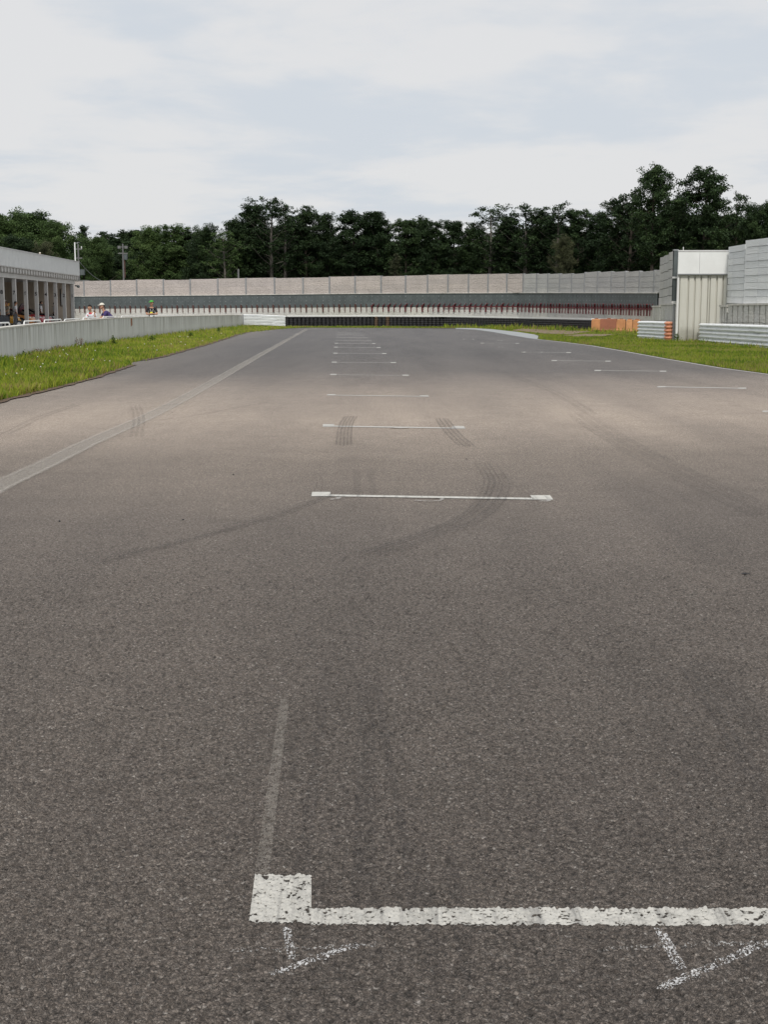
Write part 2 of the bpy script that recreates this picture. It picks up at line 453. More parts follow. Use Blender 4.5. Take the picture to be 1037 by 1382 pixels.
class MB:
    def __init__(s): s.v = []; s.f = []; s.m = []
    def quad(s, a, b, c, d, m=0):
        i = len(s.v); s.v += [tuple(a), tuple(b), tuple(c), tuple(d)]; s.f.append((i, i + 1, i + 2, i + 3)); s.m.append(m)
    def poly(s, pts, m=0):
        i = len(s.v); s.v += [tuple(p) for p in pts]; s.f.append(tuple(range(i, i + len(pts)))); s.m.append(m)
    def hexa(s, b, t, m=0):
        """4 bottom points, 4 top points, same winding (ccw from above)"""
        i = len(s.v); s.v += [tuple(p) for p in b] + [tuple(p) for p in t]
        for f in ((3, 2, 1, 0), (4, 5, 6, 7), (0, 1, 5, 4), (1, 2, 6, 5), (2, 3, 7, 6), (3, 0, 4, 7)):
            s.f.append(tuple(i + k for k in f)); s.m.append(m)
    def box(s, x0, x1, y0, y1, z0, z1, m=0):
        b = [(x0, y0, z0), (x1, y0, z0), (x1, y1, z0), (x0, y1, z0)]
        t = [(x0, y0, z1), (x1, y0, z1), (x1, y1, z1), (x0, y1, z1)]
        s.hexa(b, t, m)
    def slab(s, a, b, z0a, z1a, z0b, z1b, th, m=0, off=0.0):
        """upright slab from plan point a to b, thickness th behind (left of a->b), offset forward"""
        a = Vector(a[:2]); b = Vector(b[:2]); d = (b - a).normalized(); n = Vector((-d.y, d.x))
        a0 = a - n * off; b0 = b - n * off; a1 = a0 + n * th; b1 = b0 + n * th
        s.hexa([(a0.x, a0.y, z0a), (b0.x, b0.y, z0b), (b1.x, b1.y, z0b), (a1.x, a1.y, z0a)],
               [(a0.x, a0.y, z1a), (b0.x, b0.y, z1b), (b1.x, b1.y, z1b), (a1.x, a1.y, z1a)], m)
    def bar(s, a, b, w, h=None, m=0):
        a = Vector(a); b = Vector(b); h = h or w; d = (b - a).normalized()
        u = d.cross(Vector((0, 0, 1)))
        if u.length < 1e-3: u = Vector((1, 0, 0))
        u.normalize(); v = u.cross(d).normalized(); u = u * w / 2; v = v * h / 2
        s.hexa([a - u - v, a + u - v, b + u - v, b - u - v], [a - u + v, a + u + v, b + u + v, b - u + v], m)
    def tube(s, pts, r, n=8, m=0, cap=True):
        pts = [Vector(p) for p in pts]; rr = r if isinstance(r, (list, tuple)) else [r] * len(pts)
        i0 = len(s.v); up = None
        for k, p in enumerate(pts):
            d = (pts[min(k + 1, len(pts) - 1)] - pts[max(k - 1, 0)]).normalized()
            if up is None: up = Vector((0, 0, 1)) if abs(d.z) < 0.9 else Vector((1, 0, 0))
            u = d.cross(up).normalized(); v = u.cross(d).normalized(); up = v
            for j in range(n):
                a = 2 * math.pi * j / n
                s.v.append(tuple(p + u * math.cos(a) * rr[k] + v * math.sin(a) * rr[k]))
        for k in range(len(pts) - 1):
            for j in range(n):
                a = i0 + k * n + j; b = i0 + k * n + (j + 1) % n
                s.f.append((a, b, b + n, a + n)); s.m.append(m)
        if cap:
            s.f.append(tuple(i0 + j for j in range(n))[::-1]); s.m.append(m)
            e = i0 + (len(pts) - 1) * n
            s.f.append(tuple(e + j for j in range(n))); s.m.append(m)
    def ball(s, c, rx, ry=None, rz=None, nu=12, nv=8, m=0, rot=None):
        ry = ry or rx; rz = rz or rx; i0 = len(s.v); c = Vector(c)
        def P(p):
            q = Vector(p)
            if rot is not None: q = rot @ q
            return tuple(c + q)
        s.v.append(P((0, 0, rz)))
        for a in range(1, nv):
            t = math.pi * a / nv
            for b in range(nu):
                q = 2 * math.pi * b / nu
                s.v.append(P((rx * math.sin(t) * math.cos(q), ry * math.sin(t) * math.sin(q), rz * math.cos(t))))
        s.v.append(P((0, 0, -rz)))
        for b in range(nu):
            s.f.append((i0, i0 + 1 + b, i0 + 1 + (b + 1) % nu)); s.m.append(m)
        for a in range(nv - 2):
            for b in range(nu):
                x = i0 + 1 + a * nu + b; y = i0 + 1 + a * nu + (b + 1) % nu
                s.f.append((x, x + nu, y + nu, y)); s.m.append(m)
        e = len(s.v) - 1; k = i0 + 1 + (nv - 2) * nu
        for b in range(nu):
            s.f.append((e, k + (b + 1) % nu, k + b)); s.m.append(m)
    def mesh(s, name, mats=None, smooth=False):
        me = bpy.data.meshes.new(name)
        me.from_pydata(s.v, [], s.f)
        if mats:
            if isinstance(mats, str): mats = [mats]
            for q in mats: me.materials.append(MATS[q])
            if len(mats) > 1:
                me.polygons.foreach_set('material_index', s.m)
        if smooth: me.polygons.foreach_set('use_smooth', [True] * len(me.polygons))
        me.update(); return me
    def build(s, name, mats, parent=None, smooth=False):
        return obj(name, s.mesh(name, mats, smooth), parent)

def quads_mesh(name, verts, mat, tone=None, tri=False):
    """verts: (n,4,3) or (n,3,3) float array -> one mesh with a 'tone' attribute per face"""
    n, k = verts.shape[:2]
    me = bpy.data.meshes.new(name)
    me.vertices.add(n * k); me.vertices.foreach_set('co', verts.astype(np.float32).ravel())
    me.loops.add(n * k); me.loops.foreach_set('vertex_index', np.arange(n * k, dtype=np.int32))
    me.polygons.add(n)
    me.polygons.foreach_set('loop_start', np.arange(0, n * k, k, dtype=np.int32))
    me.polygons.foreach_set('loop_total', np.full(n, k, dtype=np.int32))
    me.update(calc_edges=True)
    if tone is not None:
        a = me.attributes.new('tone', 'FLOAT', 'FACE'); a.data.foreach_set('value', tone.astype(np.float32))
    me.materials.append(MATS[mat])
    return me

# ------------------------------------------------------------------ ground surfaces
def flat(pts, z):
    return [(p[0], p[1], z) for p in pts]
g = MB(); g.quad((-1500, -300, -0.2), (1500, -300, -0.2), (1500, 3000, -0.2), (-1500, 3000, -0.2))
ground = tag(g.build('ground', 'forest_floor'), kind='structure')

LEFT_EDGE = [(-40, 553), (0, 541), (30, 534), (60, 527), (100, 517), (119, 512), (138.6, 505.6), (158, 499), (177, 493), (176, 489.5), (190, 487), (216, 482), (245, 474), (273.6, 466.5), (300, 458.5), (320, 452), (338, 448), (384, 443.6), (414, 442.3)]
FAR_EDGE = [(414, 442.3), (500, 442.6), (600, 443.2), (640, 443.6)]
RIGHT_EDGE = [(640, 443.6), (680, 448.5), (724, 457.5), (760, 461.3), (800, 466.3), (840, 473), (900, 484), (973, 496), (1037, 504.5), (1100, 514)]
PW = lambda Y: 0.36 * Y + 0.45        # half width of the finely modelled near patch
PY0, PY1 = 1.75, 8.0
tp = MB()
le = [G(x, y) for x, y in LEFT_EDGE]; re_ = [G(x, y) for x, y in RIGHT_EDGE]
fa = [G(x, y) for x, y in FAR_EDGE]
le0 = le[0] + (le[0] - le[1]).normalized() * 40; re0 = re_[-1] + (re_[-1] - re_[-2]).normalized() * 60
far_poly = [Vector((-PW(PY1), PY1, 0)), Vector((PW(PY1), PY1, 0)), Vector((30, PY1, 0)), re_[-1]] + re_[-2::-1] + fa[-2::-1] + le[-2::-1] + [Vector((-9, PY1, 0))]
bm = bmesh.new()
vs = [bm.verts.new((p.x, p.y, 0)) for p in far_poly]
f_ = bm.faces.new(vs)
if f_.normal.z < 0: f_.normal_flip()
bmesh.ops.triangulate(bm, faces=[f_])
def addq(pts):
    q = [bm.verts.new((p[0], p[1], 0)) for p in pts]; bm.faces.new(q)
addq([(-9, PY0), (-PW(PY0), PY0), (-PW(PY1), PY1), (-9, PY1)])
addq([(PW(PY0), PY0), (30, PY0), (30, PY1), (PW(PY1), PY1)])
addq([(-9, -30), (30, -30), (30, PY0), (-9, PY0)])
bmesh.ops.recalc_face_normals(bm, faces=bm.faces)
for f in bm.faces:
    if f.normal.z < 0: f.normal_flip()
tm = bpy.data.meshes.new('track'); bm.to_mesh(tm); bm.free()
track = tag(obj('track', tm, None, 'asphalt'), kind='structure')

# stone relief of the asphalt close to the camera
def hsh(i, j, k):
    n = (i * 73856093) ^ (j * 19349663) ^ (k * 83492791)
    n = (n ^ (n >> 13)) * 1274126177 & 0x7fffffff
    return ((n ^ (n >> 16)) & 0xffff) / 65535.0
def vnoise(x, y, s, k):
    x = x * s; y = y * s
    i = np.floor(x).astype(np.int64); j = np.floor(y).astype(np.int64)
    fx = x - i; fy = y - j; fx = fx * fx * (3 - 2 * fx); fy = fy * fy * (3 - 2 * fy)
    a = hsh(i, j, k); b = hsh(i + 1, j, k); c = hsh(i, j + 1, k); d = hsh(i + 1, j + 1, k)
    return (a * (1 - fx) + b * fx) * (1 - fy) + (c * (1 - fx) + d * fx) * fy
def stone_h(x, y):
    s = 160.0
    u = x * s; v = y * s
    i = np.floor(u).astype(np.int64); j = np.floor(v).astype(np.int64)
    best = np.full(u.shape, 9.0); hh = np.zeros(u.shape)
    for a in (-1, 0, 1):
        for b in (-1, 0, 1):
            ci = i + a; cj = j + b
            du = ci + hsh(ci, cj, 1) - u; dv = cj + hsh(ci, cj, 2) - v
            d = du * du + dv * dv
            m = d < best
            best = np.where(m, d, best); hh = np.where(m, hsh(ci, cj, 3), hh)
    dome = np.clip(1.0 - best * 1.3, 0, 1)
    h = 0.0050 * (dome * (0.25 + 0.75 * hh)) + 0.0046 * (vnoise(x, y, 95, 5) - 0.5) + 0.0052 * (vnoise(x, y, 190, 8) - 0.5) + 0.0008 * (vnoise(x, y, 17, 6) - 0.5)
    return h - 0.0015
def fadeh(x, Y):
    e = np.clip((PW(Y) - np.abs(x)) / 0.12, 0, 1) * np.clip((PY1 - Y) / 2.5, 0, 1) * np.clip((Y - PY0) / 0.1, 0, 1)
    return e
ny, nx = 640, 800
inv = np.linspace(1 / PY0, 1 / PY1, ny); Yr = 1 / inv
uu = np.linspace(-1, 1, nx)
YY = np.repeat(Yr[:, None], nx, 1); XX = uu[None, :] * PW(YY)
ZZ = stone_h(XX, YY) * fadeh(XX, YY)
co = np.stack([XX, YY, ZZ], -1).reshape(-1, 3)
idx = np.arange(ny * nx).reshape(ny, nx)
fc = np.stack([idx[:-1, :-1], idx[:-1, 1:], idx[1:, 1:], idx[1:, :-1]], -1).reshape(-1, 4)
def grid_mesh(name, co, fc, mat):
    me = bpy.data.meshes.new(name)
    me.vertices.add(len(co)); me.vertices.foreach_set('co', co.astype(np.float32).ravel())
    me.loops.add(fc.size); me.loops.foreach_set('vertex_index', fc.astype(np.int32).ravel())
    me.polygons.add(len(fc)); me.polygons.foreach_set('loop_start', np.arange(0, fc.size, 4, dtype=np.int32))
    me.polygons.foreach_set('loop_total', np.full(len(fc), 4, dtype=np.int32))
    me.update(calc_edges=True); me.materials.append(MATS[mat]); return me
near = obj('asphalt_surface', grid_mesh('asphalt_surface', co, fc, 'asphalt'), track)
tag(near, kind='structure')

# ---- painted grid markings, strips given as photo-measured ground points
def near_strip(name, poly, mat, step=0.0022):
    """fine strip of paint that follows the stones; poly = 4 ground corners (ccw)"""
    a, b, c, d = [np.array(p[:2]) for p in poly]
    nu = max(4, int(np.linalg.norm(b - a) / step)); nv = max(4, int(np.linalg.norm(d - a) / step))
    nu = min(nu, 700); nv = min(nv, 300)
    U, W = np.meshgrid(np.linspace(0, 1, nu), np.linspace(0, 1, nv))
    P = (a * ((1 - U) * (1 - W))[..., None] + b * (U * (1 - W))[..., None] + c * (U * W)[..., None] + d * ((1 - U) * W)[..., None])
    X, Y = P[..., 0], P[..., 1]
    Z = stone_h(X, Y) * fadeh(X, Y) + 0.0012
    co = np.stack([X, Y, Z], -1).reshape(-1, 3); ix = np.arange(nu * nv).reshape(nv, nu)
    f = np.stack([ix[:-1, :-1], ix[:-1, 1:], ix[1:, 1:], ix[1:, :-1]], -1).reshape(-1, 4)
    return obj(name, grid_mesh(name, co, f, mat), track)
def sheet(name, pix, mat, z=0.004):
    m = MB(); m.poly([G(x, y, 0) + Vector((0, 0, z)) for x, y in pix]); 
    me = m.mesh(name, mat)
    if me.polygons[0].normal.z < 0: me.flip_normals()
    return obj(name, me, track)
def ribbon(name, pix, wpx, mat, z=0.004):
    """ribbon on the ground along photo points; wpx = width in photo px (horizontal) at each point, or metres if < 1"""
    pts = [G(x, y, 0) for x, y in pix]; n = len(pts); L = []; Rr = []
    for k, p in enumerate(pts):
        d = (pts[min(k + 1, n - 1)] - pts[max(k - 1, 0)]); d.z = 0; d.normalize(); q = Vector((-d.y, d.x, 0))
        wv = wpx[k] if isinstance(wpx, (list, tuple)) else wpx
        wv = wv / 2
        L.append(p + q * wv + Vector((0, 0, z))); Rr.append(p - q * wv + Vector((0, 0, z)))
    m = MB()
    for k in range(n - 1): m.quad(Rr[k], Rr[k + 1], L[k + 1], L[k])
    me = m.mesh(name, mat)
    if me.polygons[0].normal.z < 0: me.flip_normals()
    return obj(name, me, track)

# nearest slot
P_ = lambda x, y: G(x, y, 0)
near_strip('grid_line', [P_(420, 1249), P_(1120, 1250), P_(1120, 1227), P_(420, 1227)], 'paint_near')
near_strip('grid_corner', [P_(336, 1246), P_(420, 1246.5), P_(420.5, 1182.5), P_(344, 1181)], 'paint_near')
near_strip('faded_stripe', [P_(344, 1180), P_(363, 1180), P_(390, 945), P_(378, 945)], 'faded', 0.01)
for q in ([(381, 1254), (393, 1254), (400, 1298), (389, 1298)], [(362, 1314), (368, 1319), (492, 1277), (480, 1272)],
          [(883, 1254), (897, 1254), (928, 1308), (913, 1312)], [(884, 1333), (900, 1338), (1045, 1275), (1030, 1269)]):
    q2 = [P_(*t) for t in q]
    o = near_strip('chalk_stroke', [q2[0], q2[1], q2[2], q2[3]], 'chalk', 0.004)
for q in ([(305, 1287), (305, 1283), (510, 1274), (510, 1279)], [(815, 1284), (815, 1279), (1040, 1270), (1040, 1275)]):
    q2 = [P_(*t) for t in q]
    near_strip('chalk_stroke', q2, 'chalk_faint', 0.005)

# further slots of the left-hand column:  x0,x1,y0,y1, box height px
rows = [(421, 746, 669.3, 673.8, 3.4), (436, 628, 575.6, 578.2, 2.0), (442, 579, 533.6, 535.2, 1.5), (446, 552, 505.9, 507, 1.2),
        (448, 535, 489.2, 489.7, 0.9), (450, 522, 477, 477.5, 0.8), (451, 514, 468.8, 469.3, 0.7), (452, 507, 463.5, 463.9, 0.6),
        (453, 502, 459.4, 459.8, 0.5), (454, 497, 455.4, 455.8, 0.5), (455, 493, 452.0, 452.3, 0.4), (456, 489, 449.4, 449.7, 0.35)]
for k, (x0, x1, y0, y1, hb) in enumerate(rows):
    hb *= 1.0 if k < 2 else 0.62
    ht = max(hb * 0.36, 0.25)
    far = k > 2
    mt = 'paint' if k == 0 else ('paint_far' if k < 8 else 'paint_thin')
    bw = (x1 - x0) * 0.078
    m1 = x0 + bw; m2 = x1 - bw
    thin = mt if k in (0, 1, 2) or not far else 'paint_thin'
    sheet('grid_line', [(m1, y0 + ht), (m2, y1 + ht), (m2, y1 - ht), (m1, y0 - ht)], thin, 0.004)
    sheet('grid_corner', [(x0 - hb * 0.3, y0 + ht), (m1, y0 + ht), (m1, y0 - hb * 1.4), (x0 + hb * 0.1, y0 - hb * 1.4)], mt, 0.004)
    sheet('grid_corner', [(m2, y1 + ht), (x1 + hb * 0.4, y1 + ht), (x1 - hb * 0.9, y1 - hb * 1.4), (m2 - hb * 1.5, y1 - hb * 1.4)], mt, 0.004)
# right-hand column of slots
for (x0, x1, y0, y1, hb) in [(888, 1008, 522.3, 524.2, 1.0), (803, 900, 500.2, 501.2, 0.8), (745, 825, 486.8, 487.6, 0.7), (704, 771, 475.4, 475.9, 0.6),
                             (704, 733, 475.4, 475.5, 0.5), (673, 679, 468.5, 468.5, 0.5), (672, 678, 459.4, 459.4, 0.5), (649, 701, 463.2, 463.5, 0.4), (1030, 1130, 555.5, 557, 1.2), (626, 640, 457.8, 457.9, 0.4)]:
    bw = (x1 - x0) * 0.09; m1 = x0 + bw; m2 = x1 - bw; ht = 0.4 * hb
    sheet('grid_line', [(m1, y0 + ht), (m2, y1 + ht), (m2, y1 - ht), (m1, y0 - ht)], 'paint_far' if hb > 0.9 else 'paint_thin')
    sheet('grid_corner', [(x0, y0 + hb * 0.8), (m1, y0 + hb * 0.8), (m1, y0 - hb * 0.8), (x0, y0 - hb * 0.8)], 'paint_far')
    sheet('grid_corner', [(m2, y1 + hb * 0.8), (x1, y1 + hb * 0.8), (x1, y1 - hb * 0.8), (m2, y1 - hb * 0.8)], 'paint_far')
# hooked scribbles under slots two and three
ribbon('chalk_stroke', [(560, 676.5), (580, 677.8), (594, 677.0), (598, 674.6), (588, 672.6)], 0.022, 'paint_thin', 0.008)
ribbon('chalk_stroke', [(446, 675.5), (455, 674.5), (458, 672.6)], 0.03, 'paint_thin', 0.008)
ribbon('chalk_stroke', [(728, 677.5), (740, 677.8), (742, 676)], 0.03, 'paint_thin', 0.008)
ribbon('chalk_stroke', [(528, 577.6), (540, 578.4), (550, 578.2)], 0.05, 'paint', 0.008)
# pale double line along the left of the straight
el = [(-60, 688.5), (0, 656), (60, 628), (116, 600), (193, 566), (235, 545), (270, 525.8), (310, 503), (347, 481.5), (375, 466), (400, 452), (414, 444.2)]
ribbon('edge_band', el, 0.17, 'edge_mid', 0.004)
for off in (-0.085, 0.085):
    pts = []
    for x, y in el:
        p = G(x, y, 0); q = p + Vector((RN.x, RN.y, 0)) * off
        d = CP * q.y + SP * H; pts.append((518.5 + F * q.x / d, 691 - F * (SP * q.y - CP * H) / d if False else 691 + F * (CP * H - SP * q.y) / d))
    ribbon('edge_stripe', pts, 0.045, 'edge_line', 0.008)
# white line at the right edge
ribbon('edge_stripe', [(724, 457.9), (760, 461.8), (800, 466.9), (840, 473.7), (900, 484.6), (973, 496.8), (1037, 505.3), (1100, 515)], [0.1, 0.1, 0.1, 0.09, 0.08, 0.075, 0.07, 0.07], 'paint_far', 0.004)
# rubber marks
def marks(name, pix, total, n, wl, mat, z=0.006):
    pts = [G(x, y, 0) for x, y in pix]; N_ = len(pts); m = MB()
    for t in range(n):
        off0 = (t - (n - 1) / 2) * (total / max(1, n - 1)) if n > 1 else 0.0
        L = []; Q = []
        for k, p in enumerate(pts):
            d = pts[min(k + 1, N_ - 1)] - pts[max(k - 1, 0)]; d.z = 0; d.normalize(); q = Vector((-d.y, d.x, 0))
            wv = wl * (0.4 if k in (0, N_ - 1) else 1.0)
            c = p + q * off0 + Vector((0, 0, z)); L.append(c + q * wv / 2); Q.append(c - q * wv / 2)
        for k in range(N_ - 1): m.quad(Q[k], Q[k + 1], L[k + 1], L[k])
    me = m.mesh(name, mat)
    if me.polygons[0].normal.z < 0: me.flip_normals()
    return obj(name, me, track)
def smooth_pts(p, n=5):
    out = []
    for i in range(len(p) - 1):
        p0 = p[max(i - 1, 0)]; p1 = p[i]; p2 = p[i + 1]; p3 = p[min(i + 2, len(p) - 1)]
        for k in range(n):
            t = k / n
            out.append(tuple(0.5 * ((2 * p1[a]) + (-p0[a] + p2[a]) * t + (2 * p0[a] - 5 * p1[a] + 4 * p2[a] - p3[a]) * t * t + (-p0[a] + 3 * p1[a] - 3 * p2[a] + p3[a]) * t ** 3) for a in (0, 1)))
    out.append(p[-1]); return out
SM = smooth_pts
marks('skid_mark', SM([(474, 562), (468, 572), (465, 585), (464, 603)]), 0.13, 5, 0.018, 'rubber_mark')
marks('skid_mark', SM([(596, 565), (606, 579), (618, 592), (632, 604)]), 0.13, 4, 0.02, 'rubber_mark')
marks('skid_mark', SM([(650, 626), (661, 642), (664, 655), (652, 680), (625, 702), (570, 725), (490, 750)]), 0.10, 4, 0.016, 'rubber_mark', 0.009)
marks('skid_mark', SM([(668, 632), (680, 648), (682, 662), (665, 690), (630, 712)]), 0.05, 2, 0.012, 'rubber_mark', 0.009)
marks('skid_mark', SM([(700, 655), (715, 672), (725, 690)]), 0.06, 3, 0.012, 'rubber_faint')
marks('skid_mark', SM([(668, 640), (676, 655), (660, 682), (625, 706), (560, 732), (500, 750)]), 0.10, 2, 0.07, 'rubber_faint', 0.011)
marks('skid_mark', SM([(448, 668), (420, 680), (370, 700), (310, 716), (230, 737), (120, 765)]), 0.05, 3, 0.016, 'rubber_mark')
marks('skid_mark', SM([(440, 673), (400, 686), (330, 708), (250, 730), (140, 756)]), 0.05, 1, 0.09, 'rubber_faint', 0.011)
marks('skid_mark', SM([(425, 640), (432, 650), (428, 665)]), 0.04, 2, 0.012, 'rubber_mark')
marks('skid_mark', SM([(490, 634), (492, 650), (493, 668)]), 0.1, 2, 0.05, 'rubber_faint')
marks('skid_mark', SM([(182, 548), (186, 560), (187, 572), (183, 592)]), 0.10, 3, 0.03, 'rubber_mark', 0.012)
marks('skid_mark', SM([(190, 552.5), (215, 549), (250, 545), (288, 540.5)]), 0.0, 1, 0.07, 'rubber_mark', 0.012)
marks('skid_mark', SM([(120, 565), (160, 556), (190, 553)]), 0.0, 1, 0.05, 'rubber_faint', 0.014)
marks('skid_mark', SM([(205, 570), (270, 561), (320, 551), (368, 543.5)]), 0.0, 1, 0.06, 'rubber_mark', 0.012)
marks('skid_mark', SM([(5, 587), (28, 576), (50, 565), (105, 546)]), 0.07, 2, 0.04, 'rubber_mark')
marks('skid_mark', SM([(290, 478), (300, 485), (330, 489), (380, 490)]), 0.0, 1, 0.08, 'rubber_faint')
marks('skid_mark', SM([(330, 493), (400, 497), (470, 490)]), 0.0, 1, 0.08, 'rubber_faint')
marks('skid_mark', SM([(660, 495), (700, 510), (760, 535), (800, 560)]), 0.1, 2, 0.06, 'rubber_faint')
marks('skid_mark', SM([(900, 565), (960, 560), (1037, 558)]), 0.0, 1, 0.05, 'rubber_faint')
marks('skid_mark', SM([(748, 570), (775, 575), (800, 583)]), 0.1, 3, 0.02, 'rubber_faint')
marks('skid_mark', SM([(928, 905), (965, 960), (1005, 1030), (1045, 1090)]), 0.03, 2, 0.02, 'rubber_mark', 0.012)
marks('skid_mark', SM([(945, 895), (990, 940), (1045, 1010)]), 0.05, 2, 0.05, 'rubber_faint', 0.012)
marks('skid_mark', SM([(508, 910), (520, 1000), (538, 1090), (552, 1180), (558, 1255)]), 0.0, 1, 0.022, 'rubber_mark', 0.012)
marks('skid_mark', SM([(440, 900), (430, 1000), (415, 1120), (400, 1240)]), 0.0, 1, 0.03, 'rubber_faint', 0.012)
marks('skid_mark', SM([(495, 905), (494, 1050), (492, 1170), (490, 1252)]), 0.0, 1, 0.05, 'rubber_faint', 0.012)
marks('skid_mark', SM([(586, 1150), (600, 1250), (612, 1330)]), 0.06, 2, 0.03, 'rubber_faint', 0.012)
marks('skid_mark', SM([(474, 562), (468, 572), (465, 585), (464, 603)]), 0.0, 1, 0.15, 'rubber_faint', 0.010)
marks('skid_mark', SM([(596, 565), (606, 579), (618, 592), (632, 604)]), 0.0, 1, 0.15, 'rubber_faint', 0.010)
marks('skid_mark', SM([(780, 560), (860, 610), (960, 660), (1045, 700)]), 0.2, 3, 0.08, 'rubber_faint', 0.013)
marks('tar_crumb', [(1001, 775.6), (1007, 774.6), (1014, 775.6)], 0.0, 1, 0.018, 'black_print', 0.004)
for x, y in [(247, 702), (315, 641), (80, 704), (613, 440), (232, 557), (575, 497), (630, 620)]:
    m = MB(); c = G(x, y, 0); m.ball(c + Vector((0, 0, 0.003)), 0.006, 0.009, 0.005, 6, 4); m.build('tar_crumb', 'black_print', track)

# kerb, gravel, pit ground
m = MB()
kp = [(615, 443.3, 616, 443.9), (640, 443.4, 641, 445), (665, 445, 664, 448), (700, 448.8, 692, 453), (722, 452.3, 716, 457), (727, 454.2, 726, 458.3)]
for a, b in zip(kp, kp[1:]):
    m.hexa([G(a[2], a[3], 0), G(b[2], b[3], 0), G(b[0], b[1], 0), G(a[0], a[1], 0)],
           [G(a[2], a[3], 0) + Vector((0, 0, .012)), G(b[2], b[3], 0) + Vector((0, 0, .012)), G(b[0], b[1], 0) + Vector((0, 0, .03)), G(a[0], a[1], 0) + Vector((0, 0, .03))])
kerb = tag(m.build('kerb', 'kerb'), kind='structure')

WALL = [(-45, 510), (0, 497), (50, 483.5), (100, 472), (150, 463.5), (200, 456), (250, 449.5), (300, 443.2), (329, 440)]
wall_pts = [G(x, y, 0) for x, y in WALL]
# left verge, right verge, far verge (sheets of turf)
def turf(name, pts, z, mat='turf'):
    bm = bmesh.new(); f = bm.faces.new([bm.verts.new((p[0], p[1], z)) for p in pts])
    bm.normal_update()
    if f.normal.z < 0: f.normal_flip()
    bmesh.ops.triangulate(bm, faces=[f]); me = bpy.data.meshes.new(name); bm.to_mesh(me); bm.free()
    return tag(obj(name, me, None, mat), kind='structure')
left_poly = [p for p in wall_pts] + [G(360, 439.5), G(400, 439.2), G(414, 442.3)] + le[-2::-1]
turf('left_verge', left_poly, 0.008)
right_top = [(640, 443.2), (600, 439.5), (800, 438.5), (900, 440), (1000, 446), (1120, 450)]
rp = [G(640, 443.4)] + [G(600, 442.9)] + [G(386, 442.4), G(386, 438.6), G(600, 438.2), G(840, 437.5)] + [V(900, 430, 58), V(1180, 430, 58), V(1180, 430, 30)] + re_[::-1]
rp = [Vector((p[0], p[1], 0)) for p in rp]
turf('right_verge', rp, 0.008)
turf('gravel_patch', [G(690, 446.5), G(705, 444), G(760, 443), (G(805, 443.6)), G(800, 448), G(770, 452), G(735, 450.8)], 0.030, 'gravel')
turf('gravel_patch', [G(760, 453.5), G(790, 451.5), G(830, 452), G(815, 454.5), G(780, 455.5)], 0.030, 'gravel')
turf('pit_lane', [wall_pts[0] + Vector((-0.4, 0, 0)), wall_pts[3] + Vector((-0.4, 0, 0)), wall_pts[-1] + Vector((-0.3, 0, 0)), Vector((-8, 117, 0)), Vector((-60, 117, 0)), Vector((-60, 10, 0)), Vector((-14, 10, 0))], -0.15, 'pit_concrete')
# bare soil strip along the left asphalt edge
_rs = random.Random(8)
def ragged(pts, w0):
    P = []; W = []
    for a, b in zip(pts, pts[1:]):
        n = max(3, int((G(*a) - G(*b)).length / 0.35))
        for k in range(n):
            t = k / n; P.append((a[0] + (b[0] - a[0]) * t, a[1] + (b[1] - a[1]) * t)); W.append(w0 * _rs.uniform(0.8, 1.2))
    return P, W
_p, _w = ragged([(x - 2, y - 1.0) for x, y in LEFT_EDGE[:9]], 0.36); ribbon('soil_strip', _p, _w, 'soil', 0.014)
_p, _w = ragged([(x, y - 0.4) for x, y in LEFT_EDGE[10:17]], 0.30); ribbon('soil_strip', _p, _w, 'soil', 0.014)

# ------------------------------------------------------------------ pit wall (left)
WTOP = [(-45, 448.5), (0, 442.4), (50, 437), (100, 432.9), (154, 428.8), (200, 427.4), (250, 426.2), (300, 425.3), (329, 425.1)]
def wall_at(px):
    p = G(px, interp(px, WALL), 0)
    return p, V(px, interp(px, WTOP), p.y).z
pit_wall = empty('pit_wall', wall_pts[0], label='long low stained concrete pit wall along the left grass verge', cat='wall')
xs = [-45]
while xs[-1] < 329:
    p0, _ = wall_at(xs[-1]); x = xs[-1]
    while x < 329:
        x += 0.25
        if (wall_at(x)[0] - p0).length >= 3.6: break
    xs.append(min(x, 329))
for a, b in zip(xs, xs[1:]):
    pa, ha = wall_at(a); pb, hb = wall_at(b)
    d = (pb - pa).normalized(); gp = d * 0.008
    for k in range(3):
        pass
    m = MB(); m.slab(pa + gp, pb - gp, -0.05, ha - 0.04, -0.05, hb - 0.04, 0.2)
    world_part(m.build('concrete_panel', 'concrete_wall'), pit_wall)
    m = MB(); m.slab(pa, pb, ha - 0.04, ha, hb - 0.04, hb, 0.22, 0, 0.01)
    world_part(m.build('coping', 'concrete_cap'), pit_wall)
pr, hr = wall_at(177); pr2, _ = wall_at(178.6)
m = MB(); m.slab(pr, pr2, hr - 0.36, hr - 0.02, hr - 0.30, hr - 0.02, 0.006, 0, 0.008)
world_part(m.build('rust_streak', 'rust'), pit_wall)

